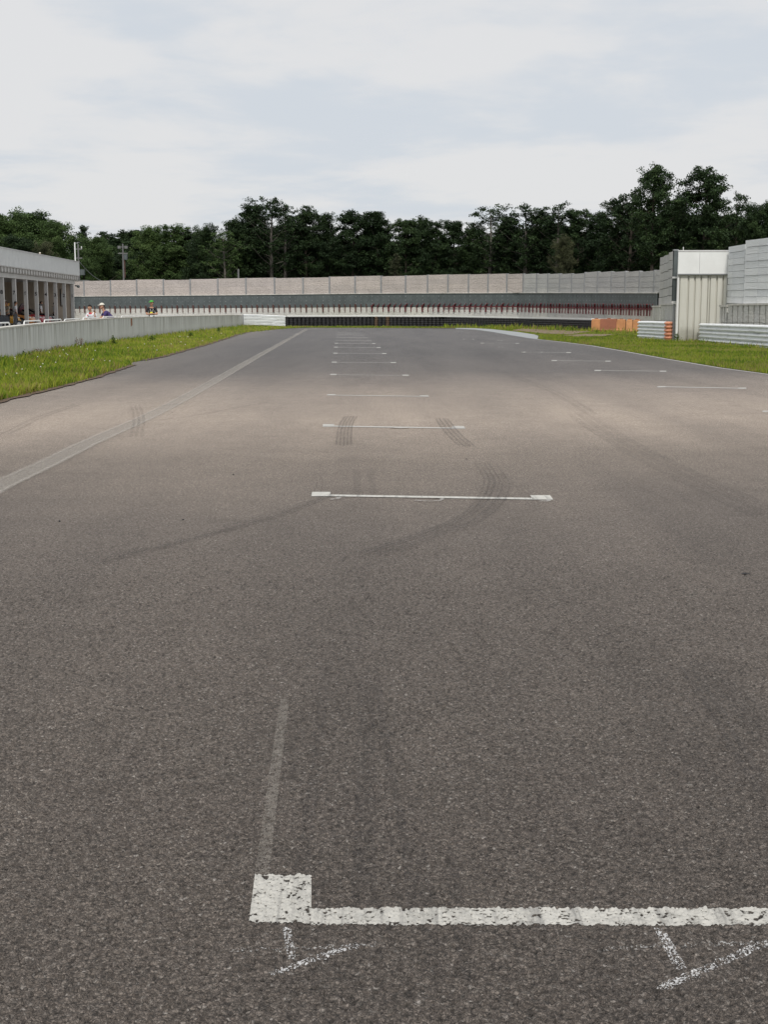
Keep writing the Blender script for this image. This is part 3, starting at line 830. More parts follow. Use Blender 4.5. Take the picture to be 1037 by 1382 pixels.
# inverted-U pipe rails behind the wall
for (xa, xb, y) in [(-16, 12, 436.6), (31, 54, 433.6), (58.5, 82, 431.9), (86, 107.5, 430.8), (111, 134, 429.6), (138, 158, 427.8), (163, 200, 426.9), (205, 246, 426.0)]:
    pa, h_ = wall_at(xa); pb, _ = wall_at(xb)
    pa = V(xa, 419, pa.y + 1.3); pb = V(xb, 419, pb.y + 1.3)
    za = V(xa, y + (1.2 if xa < 100 else 0.5), pa.y).z + 0.02; zb = V(xb, y, pb.y).z + 0.02
    pipe = empty('pipe_rail', (pa.x, pa.y, 0), cat='pipe rail', group='pipe rails behind the pit wall')
    far_txt = {-16: 'at the left edge of the photo', 31: 'in front of garage columns seven and six', 58.5: 'in front of the red car in the garage', 86: 'in front of garage columns two and one', 111: 'beside the man in the white and red shirt', 138: 'just right of the man in the purple shirt', 163: 'left of the man in the green cap', 205: 'right of the man in the green cap'}[xa]
    pipe['label'] = 'low white pipe rail ' + far_txt
    r = 0.016
    d = (pb - pa); d.z = 0; d.normalize()
    m = MB(); A = Vector((pa.x, pa.y, 0)); B = Vector((pb.x, pb.y, 0))
    m.tube([A + Vector((0, 0, 0)), A + Vector((0, 0, za - 0.12)), A + d * 0.05 + Vector((0, 0, za - 0.03)), A + d * 0.14 + Vector((0, 0, za)), B - d * 0.14 + Vector((0, 0, zb)), B - d * 0.05 + Vector((0, 0, zb - 0.03)), B + Vector((0, 0, zb - 0.12)), B], r, 8)
    world_part(m.build('pipe', 'white_metal', None, True), pipe)
    m = MB(); c = (A + B) / 2; m.box(A.x - .1, A.x + .1, A.y - .1, A.y + .1, 0, 0.02); world_part(m.build('base_plate', 'steel_post'), pipe)
    m = MB(); m.box(B.x - .1, B.x + .1, B.y - .1, B.y + .1, 0, 0.02); world_part(m.build('base_plate', 'steel_post'), pipe)

# ------------------------------------------------------------------ garage row
GL = -21.9
y1 = lat_y(98, GL); y8 = lat_y(3.5, GL)
q1 = V(98, 419, y1); q8 = V(3.5, 419, y8)
SPC = ((q1 - q8).length) / 7.0
gar = empty('garage_building', (q1.x, q1.y, 0), ROADROT, label='long white pit garage block with numbered open bays and flat roof terrace', cat='garage')
NB = 11
LEN = SPC * (NB - 1)
COLW, COLD = 0.24, 0.26
digits = '12345678'
def text_mesh(t, size):
    cu = bpy.data.curves.new('t', 'FONT'); cu.body = t; cu.size = size; cu.align_x = 'CENTER'; cu.align_y = 'CENTER'; cu.extrude = 0.004; cu.offset = 0.008
    o = bpy.data.objects.new('t', cu); COL.objects.link(o)
    dg = bpy.context.evaluated_depsgraph_get(); me = bpy.data.meshes.new_from_object(o.evaluated_get(dg))
    bpy.data.objects.remove(o); me.materials.clear(); me.materials.append(MATS['black_print']); return me
mcol = MB(); mcol.box(-COLW / 2, COLW / 2, -COLD / 2, COLD / 2, -0.05, 3.28); col_me = mcol.mesh('column', 'conc_col')
for k in range(NB):
    c = obj('column', col_me, gar); c.location = (0, -k * SPC, 0)
    if k < 8:
        dgt = obj('bay_number', text_mesh(digits[k], 0.34), c)
        dgt.location = (0, -COLD / 2 - 0.006, 2.32); dgt.rotation_euler = (R(90), 0, 0)
m = MB(); m.box(-0.16, 0.16, -LEN - 0.5, 0.35, 3.28, 3.56); m.build('beam', 'conc_col', gar)
m = MB(); m.box(-7.2, -0.17, -LEN - 0.5, 0.3, 3.60, 3.72); m.build('ceiling', 'ceiling', gar)
m = MB(); m.box(-7.4, 0.55, -LEN - 0.5, 0.45, 3.93, 3.985); m.build('roof', 'conc_col', gar)
mr = MB()
# rounded rib end of the deck pans
w_ = 0.50
pr_ = [(-w_ / 2, 0.0), (-w_ / 2, -0.12), (-w_ / 3, -0.28), (0, -0.36), (w_ / 3, -0.28), (w_ / 2, -0.12), (w_ / 2, 0)]
b0 = [(-0.10, y, 3.925 + z) for y, z in pr_]; t0 = [(0.46, y, 3.925 + z) for y, z in pr_]
i0 = len(mr.v); mr.v += b0 + t0
n7 = 7
mr.f.append(tuple(range(n7, 14))); mr.m.append(0)
for k in range(n7): mr.f.append((k, (k + 1) % n7, n7 + (k + 1) % n7, n7 + k)); mr.m.append(0)
rib_me = mr.mesh('deck_rib', 'conc_col')
k = 0; yy_ = 0.1
while yy_ > -LEN:
    o = obj('deck_rib', rib_me, gar); o.location = (0, yy_, 0); yy_ -= SPC / 4; k += 1
# corrugated parapet
m = MB(); pitch_ = 0.40; yy_ = 0.5; z0, z1 = 3.99, 5.07
prof = []
while yy_ > -LEN - 0.5:
    prof += [(0.56, yy_), (0.56, yy_ - pitch_ * 0.45), (0.50, yy_ - pitch_ * 0.55), (0.50, yy_ - pitch_ * 0.95)]
    yy_ -= pitch_
for a, b in zip(prof, prof[1:]):
    m.quad((a[0], a[1], z0), (a[0], a[1], z1), (b[0], b[1], z1), (b[0], b[1], z0))
m.quad((-6.8, 0.5, z0), (-6.8, 0.5, z1), (0.56, 0.5, z1), (0.56, 0.5, z0))
m.quad((-6.8, 0.44, z0), (0.50, 0.44, z0), (0.50, 0.44, z1), (-6.8, 0.44, z1))
m.box(0.40, 0.46, -LEN - 0.5, 0.44, z0, z1)
m.build('parapet', 'white_metal', gar)
m = MB(); m.box(0.36, 0.60, -LEN - 0.5, 0.53, 5.071, 5.12); m.build('parapet_cap', 'white_trim', gar)
m = MB(); m.box(-7.2, -7.05, -LEN - 0.5, 0.3, -0.05, 3.60); bw_ = m.build('back_wall', 'wall_interior', gar)
m = MB(); m.box(-7.05, -0.17, 0.0, 0.15, -0.05, 3.60); m.build('end_wall', 'beige_wall', gar)
m = MB(); m.tube([(-0.62, -0.05, 1.5), (-0.95, -0.05, 1.5), (-0.95, -0.05, 2.9), (-0.62, -0.05, 2.9), (-0.62, -0.05, 1.5)], 0.035, 6); m.build('hanging_hose', 'black_print', gar)
m = MB(); m.box(-0.9, -0.67, -0.04, -0.01, 1.6, 2.5); m.build('notice_board', 'wall_interior', gar)
mb_ = MB()
for k in range(NB - 1):
    ya, yb = -k * SPC, -(k + 1) * SPC
    m = MB(); m.bar((-7.0, ya, 0.4), (-7.0, yb, 3.3), 0.06); m.bar((-6.98, ya, 3.3), (-6.98, yb, 0.4), 0.06)
    m.build('cross_brace', 'conc_col', gar)
    m = MB(); m.box(-6.9, -0.2, yb - 0.05, yb + 0.05, 3.38, 3.60); m.build('roof_joist', 'conc_col', gar)
m = MB(); m.ball((-0.5, -7 * SPC + 0.9, 3.12), 0.16, nu=12, nv=8); m.bar((-0.5, -7 * SPC + 0.9, 3.25), (-0.5, -7 * SPC + 0.9, 3.6), 0.04); m.build('globe_lamp', 'white_metal', gar, True)
m = MB(); m.box(0.16, 0.35, 0.36, 0.42, 3.1, 3.2); m.ball((0.4, 0.55, 3.1), 0.12, 0.3, 0.12); m.build('camera_housing', 'steel_dark', gar)
m = MB(); m.box(-7.2, -0.14, -LEN - 0.5, 0.1, -0.015, 0.03); m.build('floor_slab', 'pit_concrete', gar)

# roof mast and antennas
def gw(x, y, z): # garage local -> world
    return gar.matrix_basis @ Vector((x, y, z))
bpy.context.view_layer.update()
mast = empty('roof_mast', gw(0.3, 0.2, 3.99), label='thin white mast rising at the far corner of the garage roof', cat='mast')
a = V(101.4, 327, q1.y); m = MB(); m.tube([(0, 0, 0), (0, 0, a.z - 3.99)], 0.05, 8); m.build('pole', 'white_metal', mast)
m = MB(); m.box(-.12, .12, -.12, .12, 0, 0.03); m.build('base_plate', 'steel_post', mast)

def utility_pole(px, ytop, Y, label, cross):
    top = V(px, ytop, Y)
    r = empty('utility_pole', (top.x, Y, 0), label=label, cat='utility pole')
    m = MB(); m.tube([(0, 0, -0.3), (0, 0, top.z)], [0.11, 0.07], 10); m.build('pole', 'pole_grey', r)
    for dz, half, kind in cross:
        m = MB()
        if kind == 'arm': m.box(-half, half, -0.05, 0.05, top.z - dz - 0.05, top.z - dz + 0.05); m.build('cross_arm', 'pole_grey', r)
        elif kind == 'lamp':
            m.box(-half, half, -0.04, 0.04, top.z - dz - 0.04, top.z - dz + 0.04)
            m.build('cross_arm', 'pole_grey', r)
            for sx in (-1, 1):
                m = MB(); m.box(sx * half - 0.14, sx * half + 0.14, -0.15, 0.12, top.z - dz - 0.16, top.z - dz + 0.10); m.build('floodlight', 'pole_grey', r)
        elif kind == 'box': m.box(0.12, 0.12 + half, -0.15, 0.15, top.z - dz - 0.5, top.z - dz); m.build('junction_box', 'steel_dark', r)
        elif kind == 'insul':
            for sx in (-half, half): m = MB(); m.tube([(sx, 0, top.z - dz), (sx, 0, top.z - dz + 0.2)], 0.05, 6); m.build('insulator', 'white_metal', r)
    return r, top
u1, t1_ = utility_pole(105, 330, 122, 'grey utility pole with cross arms just behind the garage end', [(0.4, 0.35, 'arm'), (0.35, 0.3, 'insul'), (1.2, 0.35, 'arm'), (2.2, 0.4, 'box'), (3.4, 0.5, 'arm'), (3.6, 0.5, 'box'), (3.2, 0.9, 'arm')])
u2, t2_ = utility_pole(165.3, 329, 130, 'grey lamp pole with two floodlights standing before the left trees', [(0.3, 0.33, 'lamp'), (1.0, 0.3, 'box'), (0.9, 0.45, 'arm')])
m = MB(); m.bar((0.12, 0.1, t2_.z - 3.2), (0.12, 0.1, t2_.z - 1.4), 0.08); m.build('rusty_conduit', 'rust_steel', u2)
c0 = V(106, 352, 122); pts = []
for k in range(13):
    t = k / 12; q = V(106 + 33 * t, 352 + 28 * t + 10 * t * (1 - t) * 1.6, 122 + 3 * t); pts.append(q)
cab = empty('overhead_cable', c0, label='thin slack cable sagging down behind the noise wall from the utility pole', cat='cable')
m = MB(); m.tube(pts, 0.025, 5); world_part(m.build('strand', 'steel_post'), cab)
u3, _ = utility_pole(321.6, 363, 112, 'short thin white pole poking above the left noise wall', [(0.1, 0.05, 'arm')])

# ------------------------------------------------------------------ far noise wall
DT = [(60, 121), (100, 118), (300, 111), (450, 105), (580, 99), (700, 92), (740, 88), (800, 80), (850, 73), (890, 67.5)]
def D(x): return interp(x, DT)
edges = [78, 114.4, 150.2, 185.5, 221.5, 257.6, 294.9, 332.8, 371.4, 409.9, 445.5, 480, 515.1, 548.1, 577.8, 605.3, 633, 659.3, 684.7, 706.9, 725, 740, 756, 772.3, 789.7, 807.2, 825.7, 844.5, 863.7, 883.4, 896]
tops = [380, 378.9, 378.1, 377.1, 377.7, 376.6, 375.7, 375.0, 375.1, 374.5, 373.2, 372.4, 372.6, 371.7, 370.7, 370.3, 370.1, 369.5, 369.6, 369.4, 369.5, 369.5, 369.4, 369.3, 366.9, 366.8, 366.5, 366.2, 366.0, 364.1]
PBOT = [(60, 400.3), (100, 400), (300, 398.2), (480, 396.2), (560, 395.7), (740, 395.1), (890, 395.4)]
BBOT = [(60, 416.8), (100, 416.5), (300, 415.6), (500, 414.3), (700, 414), (800, 415.6), (890, 417.2)]
nw = empty('noise_wall', V(500, 419, D(500)).xy.to_3d(), label='very long stepped grey panel noise wall across the end of the straight', cat='noise wall')
def slabpx(m, xa, xb, ya_t, yb_t, ya_b, yb_b, th, off=0.0, mi=0):
    A = V(xa, 419, D(xa)); B = V(xb, 419, D(xb))
    m.slab(A, B, V(xa, ya_b, D(xa)).z, V(xa, ya_t, D(xa)).z, V(xb, yb_b, D(xb)).z, V(xb, yb_t, D(xb)).z, th, mi, off)
for k in range(len(tops)):
    xa, xb = edges[k], edges[k + 1]
    A = V(xa, 419, D(xa)); B = V(xb, 419, D(xb)); zt = V((xa + xb) / 2, tops[k], (A.y + B.y) / 2).z
    za = V(xa, interp(xa, PBOT), A.y).z; zb = V(xb, interp(xb, PBOT), B.y).z
    d = (B - A).normalized()
    mat = 'panel_pink' if k < 19 else 'panel_grey'
    nrow = 4
    for r_ in range(nrow):
        f0 = r_ / nrow; f1 = (r_ + 1) / nrow
        m = MB(); gz = 0.005 if k < 18 else 0.009
        m.slab(A + d * 0.07, B - d * 0.07, za + (zt - za) * f0 + gz / 2, za + (zt - za) * f1 - gz / 2, zb + (zt - zb) * f0 + gz / 2, zb + (zt - zb) * f1 - gz / 2, 0.12, 0, 0.03 + (0.004 if r_ % 2 else 0))
        world_part(m.build('panel', mat), nw)
    m = MB(); m.slab(A + d * 0.02, B - d * 0.02, za, zt - 0.03, zb, zt - 0.03, 0.06, 0, -0.10)
    world_part(m.build('backing', 'base_conc'), nw)
    m = MB(); zt2 = max(zt, V(xa, tops[k - 1], A.y).z if k else zt) + 0.02
    m.slab(A - d * 0.065, A + d * 0.065, za, zt2, za, zt2, 0.16, 0, 0.06)
    world_part(m.build('post', 'steel_post'), nw)
# rail under the panels, dark bolted band, concrete base
seg = [60, 110, 150, 200, 250, 300, 350, 400, 450, 500, 550, 580, 600, 640, 680, 700, 720, 740, 760, 780, 800, 820, 840, 860, 888]
for xa, xb in zip(seg, seg[1:]):
    m = MB(); slabpx(m, xa, xb, interp(xa, PBOT) - 0.35, interp(xb, PBOT) - 0.35, interp(xa, PBOT) + 0.45, interp(xb, PBOT) + 0.45, 0.2, 0.09)
    world_part(m.build('ledge', 'base_conc'), nw)
    m = MB(); A = V(xa, 419, D(xa)); B = V(xb, 419, D(xb)); d = (B - A).normalized() * 0.006
    slabpx(m, xa + 0.1, xb - 0.1, interp(xa, PBOT) + 0.5, interp(xb, PBOT) + 0.5, interp(xa, BBOT), interp(xb, BBOT), 0.03, 0.04)
    world_part(m.build('steel_plate', 'steel_dark'), nw)
    m = MB(); za = V(xa, interp(xa, BBOT) + 0.05, D(xa)).z; zb = V(xb, interp(xb, BBOT) + 0.05, D(xb)).z
    m.slab(A + d, B - d, -0.1, za, -0.1, zb, 0.3, 0, 0.02)
    world_part(m.build('concrete_base', 'base_conc'), nw)
# brackets every 0.54 m and rows of bolts
path = []; x = 62.0; acc = 0; last = V(x, 419, D(x)); path.append(x)
while x < 886:
    x += 0.1; q = V(x, 419, D(x))
    if (q - last).length >= 0.54: path.append(x); last = q
def bracket_mesh(w, slant, mat):
    m = MB()
    m.box(-w / 2, w / 2, -0.05, 0.0, -0.36, 0.03)
    m.bar((0, -0.03, 0.0), (slant, -0.10, 0.24), w * 0.85, 0.05)
    m.box(-w * 0.8, w * 0.8, -0.07, 0.0, 0.04, 0.13)
    return m.mesh('bracket', mat)
brs = {}
bolts = MB()
for i, x in enumerate(path):
    heavy = i % 3 == 1
    right = x > 640
    key = (heavy, x > 500)
    if key not in brs: brs[key] = bracket_mesh(0.12 if heavy else 0.05, 0.24 if x > 500 else 0.02, 'red_steel' if x > 500 else 'rust_steel')
    q = V(x, 419, D(x)); q2 = V(x + 1, 419, D(x + 1)); ang = math.atan2(q2.y - q.y, q2.x - q.x)
    z = V(x, interp(x, BBOT), q.y).z
    o = obj('bracket', brs[key])
    n_ = Vector((math.sin(ang), -math.cos(ang), 0))
    o.location = (q.x + n_.x * 0.06, q.y + n_.y * 0.06, z); o.rotation_euler = (0, 0, ang)
    world_part(o, nw)
    zt = V(x, interp(x, PBOT), q.y).z
    for fz in (0.25, 0.5, 0.78):
        zb_ = z + (zt - z) * fz; c = Vector((q.x, q.y, zb_)) + n_ * 0.055; s_ = 0.038 if heavy else 0.024
        u = Vector((math.cos(ang), math.sin(ang), 0)) * s_
        bolts.hexa([c - u - Vector((0, 0, s_)), c + u - Vector((0, 0, s_)), c + u - n_ * .03 - Vector((0, 0, s_)), c - u - n_ * .03 - Vector((0, 0, s_))],
                   [c - u + Vector((0, 0, s_)), c + u + Vector((0, 0, s_)), c + u - n_ * .03 + Vector((0, 0, s_)), c - u - n_ * .03 + Vector((0, 0, s_))])
o = bolts.build('bolt_heads', 'bolt'); tag(o, kind='stuff'); world_part(o, nw)
for xa, xb in zip(seg, seg[1:]):
    if xa < 600: continue
    m = MB(); A = V(xa, 419, D(xa)); B = V(xb, 419, D(xb)); za = V(xa, interp(xa, BBOT), A.y).z; zb = V(xb, interp(xb, BBOT), B.y).z
    m.slab(A, B, za - 0.03, za + 0.03, zb - 0.03, zb + 0.03, 0.03, 0, 0.12)
    world_part(m.build('tie_rail', 'red_steel'), nw)

# ------------------------------------------------------------------ tyre wall
TD = [(380, 98), (500, 98), (600, 96), (700, 90), (760, 82), (800, 76)]
tw = empty('tyre_wall', V(560, 419, 96).xy.to_3d(), label='long black tyre barrier of strapped stacks across the end of the straight', cat='tyre barrier')
TT = [(386, 427.4), (500, 427.2), (600, 427.6), (700, 429.6), (760, 430.9), (800, 432)]
def tyre_stack(mat, seed):
    rr = random.Random(seed); m = MB(); n = 14; z = 0.0; hh = 0.135
    for t in range(5):
        dx, dy = rr.uniform(-.012, .012), rr.uniform(-.012, .012)
        prof = [(0.075, 0.015), (0.115, 0.0), (0.138, 0.02), (0.143, hh / 2), (0.138, hh - 0.02), (0.115, hh - 0.002), (0.075, hh - 0.015)]
        i0 = len(m.v)
        for (r_, zz_) in prof:
            for j in range(n):
                a = 2 * math.pi * j / n; m.v.append((dx + r_ * math.cos(a), dy + r_ * math.sin(a), z + zz_))
        for p in range(len(prof) - 1):
            for j in range(n):
                a = i0 + p * n + j; b = i0 + p * n + (j + 1) % n
                m.f.append((a, b, b + n, a + n)); m.m.append(0)
        z += hh
    return m.mesh('tyre_stack', mat, True)
protos = [tyre_stack('tyre', s_) for s_ in range(3)] + [tyre_stack('tyre_brown', 5)]
x = 387.5; last = None; k = 0; tyre_path = []
while x < 801:
    q = V(x, 419, interp(x, TD)); tyre_path.append((x, q))
    o = obj('tyre_stack', protos[3] if (508 < x < 511 or 515 < x < 524 and k % 2) else protos[k % 3])
    top = V(x, interp(x, TT), q.y).z
    o.location = (q.x, q.y, 0); o.scale = (1, 1, top / 0.675); o.rotation_euler = (0, 0, k * 1.3)
    world_part(o, tw); k += 1
    q2_ = V(x + 2.6, 419, q.y + 0.25); o = obj('tyre_stack', protos[(k + 1) % 3]); o.location = (q2_.x, q2_.y, 0); o.scale = (1, 1, top / 0.675 * 0.97); world_part(o, tw)
    while (V(x, 419, interp(x, TD)) - q).length < 0.295: x += 0.05
for i in range(0, len(tyre_path) - 1, 6):
    a = tyre_path[i]; b = tyre_path[min(i + 6, len(tyre_path) - 1)]
    za = V(a[0], interp(a[0], TT), a[1].y).z; zb = V(b[0], interp(b[0], TT), b[1].y).z
    m = MB(); m.slab(a[1], b[1], za + 0.012, za + 0.10, zb + 0.012, zb + 0.10, 0.16, 0, 0.03)
    world_part(m.build('top_board', 'white_metal'), tw)

# low white rail continuing above the orange barriers
lr = empty('low_white_rail', V(830, 419, 71).xy.to_3d(), label='low white rail running behind the orange plastic barriers', cat='rail')
for xa, xb in ((798, 822), (822, 846), (846, 868)):
    m = MB(); A = V(xa, 419, interp(xa, [(798, 77.5), (870, 73.5)])); B = V(xb, 419, interp(xb, [(798, 77.5), (870, 73.5)]))
    za = V(xa, 430.5, A.y).z; zb = V(xb, 431.2, B.y).z
    m.slab(A, B, za - 0.1, za + 0.05, zb - 0.1, zb + 0.05, 0.05); world_part(m.build('rail', 'white_metal'), lr)
    m = MB(); m.box(A.x - .04, A.x + .04, A.y + .06, A.y + .14, -0.05, za); world_part(m.build('post', 'steel_post'), lr)

# orange barriers (hollow plastic blocks with chamfered shoulders and a foot)
def barrier(xa, xb, ytop, Y, mat, label):
    A = V(xa, 419, Y); B = V(xb, 419, Y); z = V(xa, ytop, Y).z; w2 = (B.x - A.x) / 2
    r = empty('plastic_barrier', ((A.x + B.x) / 2, Y, 0), -0.35, label=label, cat='barrier', group='orange barriers before the noise wall')
    w2 /= math.cos(0.35)
    m = MB(); d = 0.24; g_ = 0.02; w2 -= g_
    secs = [(0.0, d), (0.10, d), (0.16, d * 0.86), (z * 0.80, d * 0.62), (z * 0.95, d * 0.55), (z, d * 0.40)]
    for (z0, d0), (z1_, d1) in zip(secs, secs[1:]):
        i0_ = 0.0 if z1_ < z * 0.9 else 0.02
        m.hexa([(-w2, -d0, z0), (w2, -d0, z0), (w2, d0, z0), (-w2, d0, z0)], [(-w2 + i0_, -d1, z1_), (w2 - i0_, -d1, z1_), (w2 - i0_, d1, z1_), (-w2 + i0_, d1, z1_)])
    m.build('body', mat, r)
    m = MB(); m.box(-w2 - 0.018, -w2 + 0.006, -0.1, 0.1, 0.12, z * 0.8); m.build('hinge_lug', mat, r)
    m = MB(); m.box(-0.09, 0.09, -0.06, 0.06, z + 0.001, z + 0.04); m.build('filler_cap', 'orange_dark', r)
barrier(800, 812, 430.5, 74.5, 'orange', 'orange plastic barrier at the left end, touching the tyre wall')
barrier(812, 834, 430.2, 73.5, 'orange_dark', 'wide red brown plastic barrier second from the tyre wall')
barrier(834, 846, 431.0, 72.5, 'orange', 'bright orange plastic barrier in the middle of the row')
barrier(847, 855.5, 431.3, 71.5, 'orange_pale', 'pale orange plastic barrier just left of the weeds')
barrier(856, 866, 431.5, 70.5, 'orange', 'orange plastic barrier partly behind the guardrail end')

# ------------------------------------------------------------------ guardrails
WPROF = [(0.0, -0.135), (0.035, -0.12), (0.075, -0.09), (0.082, -0.06), (0.03, -0.02), (0.02, 0.0), (0.03, 0.02), (0.082, 0.06), (0.075, 0.09), (0.035, 0.12), (0.0, 0.135)]
def guardrail(root, pts, n, pitch, ztops, facing=1, mat='armco', hs=1.0, name='rail'):
    """pts plan points, ztops per point; profile bulges to the right of travel if facing=1"""
    for r_ in range(n):
        m = MB(); ring = []
        for k, p in enumerate(pts):
            d = (pts[min(k + 1, len(pts) - 1)] - pts[max(k - 1, 0)]); d.z = 0; d.normalize(); nn = Vector((d.y, -d.x, 0)) * facing
            zc = ztops[k] - pitch * (r_ + 0.5)
            ring.append([Vector((p.x, p.y, 0)) + nn * a + Vector((0, 0, zc + b * hs)) for a, b in WPROF])
        for a, b in zip(ring, ring[1:]):
            for j in range(len(WPROF) - 1): m.quad(a[j], b[j], b[j + 1], a[j + 1])
            for j in range(len(WPROF) - 1):
                off = (a[0] - a[0])
        world_part(m.build(name, mat), root)
def posts(root, pts, ztop, every, facing=1):
    acc = 0; 
    for a, b in zip(pts, pts[1:]):
        L = (b - a).length; d = (b - a).normalized(); nn = Vector((d.y, -d.x, 0)) * facing; t = 0.1
        while t < L:
            q = a + d * t - nn * 0.10
            m = MB(); m.tube([(q.x, q.y, -0.1), (q.x, q.y, ztop)], 0.06, 8); world_part(m.build('post', 'steel_post'), root)
            t += every
g1a = V(328.5, 419, 100.0); g1b = V(352, 419, 99.2); g1c = V(386, 419, 98.3)
r1 = empty('guardrail', g1a.xy.to_3d(), label='short white guardrail joining the pit wall end to the tyre barrier', cat='guardrail')
guardrail(r1, [g1a, g1b, g1c], 4, 0.195, [V(328, 424.3, 100).z, V(352, 424.6, 99.2).z, V(386, 426.2, 98.3).z], 1, hs=0.68)
posts(r1, [g1a, g1b, g1c], 0.78, 1.1)
m = MB(); m.box(g1a.x - 0.1, g1a.x, g1a.y - 0.12, g1a.y + 0.1, 0, 0.86); world_part(m.build('end_post', 'steel_post'), r1)

P1 = [V(864, 419, 55.5), V(880, 419, 53.6), V(900.5, 419, 51.2)]
r2 = empty('guardrail', P1[0].xy.to_3d(), label='short white guardrail with an orange painted end left of the gate', cat='guardrail')
zt = [V(864, 433.2, 55.5).z, V(880, 433.3, 53.6).z, V(900.5, 433.9, 51.2).z]
guardrail(r2, P1, 3, 0.27, zt)
posts(r2, P1, 0.6, 1.3)
P2 = [V(900.5, 419, 51.2), V(904, 419, 50.7), V(907, 419, 50.5), V(908.6, 419, 50.7), V(909, 419, 51.0)]
guardrail(r2, P2, 3, 0.27, [V(901, 433.9, 51.2).z] * 5, mat='orange_paint', name='end_rail')
P3 = [V(947.5, 419, 49.3), V(948.8, 419, 48.9), V(958, 419, 47.8), V(990, 419, 44.6), V(1020, 419, 42.0), V(1045, 419, 40.2), V(1120, 419, 36.0)]
yt = [(947, 436.2), (1037, 438.6), (1120, 441)]
r3 = empty('guardrail', P3[0].xy.to_3d(), label='long white guardrail on the right in front of the concrete wall', cat='guardrail')
guardrail(r3, P3, 3, 0.27, [V(x_, interp(x_, yt), p.y).z for x_, p in zip((947.5, 948.8, 958, 990, 1020, 1045, 1120), P3)])
posts(r3, P3, 0.6, 2.0)

# ------------------------------------------------------------------ block walls and gate on the right
def ladder_wall(root, secs, mat, rows, rh_gap, th=0.15, name='block', core='steel_dark'):
    """secs: (xa, Da, xb, Db, ytop_mid, ybot_a, ybot_b)"""
    for (xa, Da, xb, Db, yta, ytb, yba, ybb) in secs:
        A = V(xa, 419, Da); B = V(xb, 419, Db); d = (B - A).normalized()
        za, zb = V(xa, yba, Da).z, V(xb, ybb, Db).z; ta, tb = V(xa, yta, Da).z, V(xb, ytb, Db).z
        for r_ in range(rows):
            f0, f1 = r_ / rows, (r_ + 1) / rows
            m = MB(); off = 0.0 if r_ % 2 else 0.010
            ga = rh_gap
            m.slab(A + d * 0.012, B - d * 0.012, za + (ta - za) * f0 + ga / 2, za + (ta - za) * f1 - ga / 2, zb + (tb - zb) * f0 + ga / 2, zb + (tb - zb) * f1 - ga / 2, th, 0, off)
            world_part(m.build(name, mat), root)
        m = MB(); m.slab(A, B, za - 0.01, ta - 0.04, zb - 0.01, tb - 0.04, th * 0.5, 0, -th * 0.4); world_part(m.build('core', core), root)
def plank_base(root, xa, Da, xb, Db, yt_, n, name='concrete_plank'):
    A = V(xa, 419, Da); B = V(xb, 419, Db); z = (V(xa, yt_, Da).z + V(xb, yt_, Db).z) / 2; L = (B - A); d = L.normalized()
    for k in range(n):
        a = A + L * (k / n) + d * 0.05; b = A + L * ((k + 1) / n) - d * 0.05
        for (z0, z1_) in ((-0.1, z * 0.56), (z * 0.56 + 0.012, z)):
            m = MB(); m.slab(a, b, z0, z1_, z0, z1_, 0.07); world_part(m.build(name, 'base_conc'), root)
    m = MB(); m.slab(A, B, -0.1, z - 0.02, -0.1, z - 0.02, 0.1, 0, -0.075); world_part(m.build('core', 'steel_dark'), root)
    m = MB(); m.slab(A, B, z + 0.003, z + 0.07, z + 0.003, z + 0.07, 0.26, 0, 0.03); world_part(m.build('coping', 'concrete_cap'), root)
lw = empty('block_wall', V(900, 419, 55).xy.to_3d(), label='narrow grey block wall between the far noise wall and the steel post', cat='wall')
ladder_wall(lw, [(889.6, 59.5, 894.8, 57.6, 347.2, 346.0, 412.6, 412.0), (894.8, 57.6, 901.2, 55.4, 345.0, 343.0, 412.0, 411.0), (901.2, 55.4, 907.4, 53.4, 340.5, 338.6, 411, 410.3)], 'block_grey', 6, 0.022)
plank_base(lw, 881, 60.5, 891.5, 57.5, 414.6, 5); plank_base(lw, 892.5, 56.8, 911, 52.0, 412.0, 9)
sp_ = empty('steel_post', V(910, 419, 50.4).xy.to_3d(), label='dark grey steel H post beside the white gate', cat='post')
m = MB(); c = V(910.2, 419, 50.4); zt_ = V(910, 338.5, 50.4).z; zm = V(910, 408, 50.4).z; hw = 0.075
for (u0, u1, v0, v1) in ((-hw, hw, -0.10, -0.085), (-hw, hw, 0.085, 0.10), (-0.008, 0.008, -0.084, 0.084)):
    m.box(c.x + u0, c.x + u1, c.y + v0, c.y + v1, zm, zt_)
world_part(m.build('upper_section', 'steel_dark'), sp_)
m = MB(); m.box(c.x - 0.02, c.x + 0.05, c.y - 0.08, c.y + 0.08, -0.1, zm - 0.05); world_part(m.build('lower_section', 'steel_post'), sp_)
for yb_ in (374.5, 407.5):
    z = V(910, yb_, 50.3).z; m = MB(); m.box(c.x - 0.12, c.x + 0.13, c.y - 0.16, c.y - 0.105, z - 0.035, z + 0.03); world_part(m.build('clamp', 'white_trim'), sp_)
m = MB(); m.box(c.x - 0.09, c.x + 0.09, c.y - 0.11, c.y + 0.11, zt_ + 0.002, zt_ + 0.05); world_part(m.build('cap_plate', 'steel_post'), sp_)
m = MB(); z = zt_; m.tube([(c.x + 0.28, c.y, z - 0.1), (c.x + 0.28, c.y, z + 0.14)], 0.018, 6); world_part(m.build('bolt', 'white_trim'), sp_)

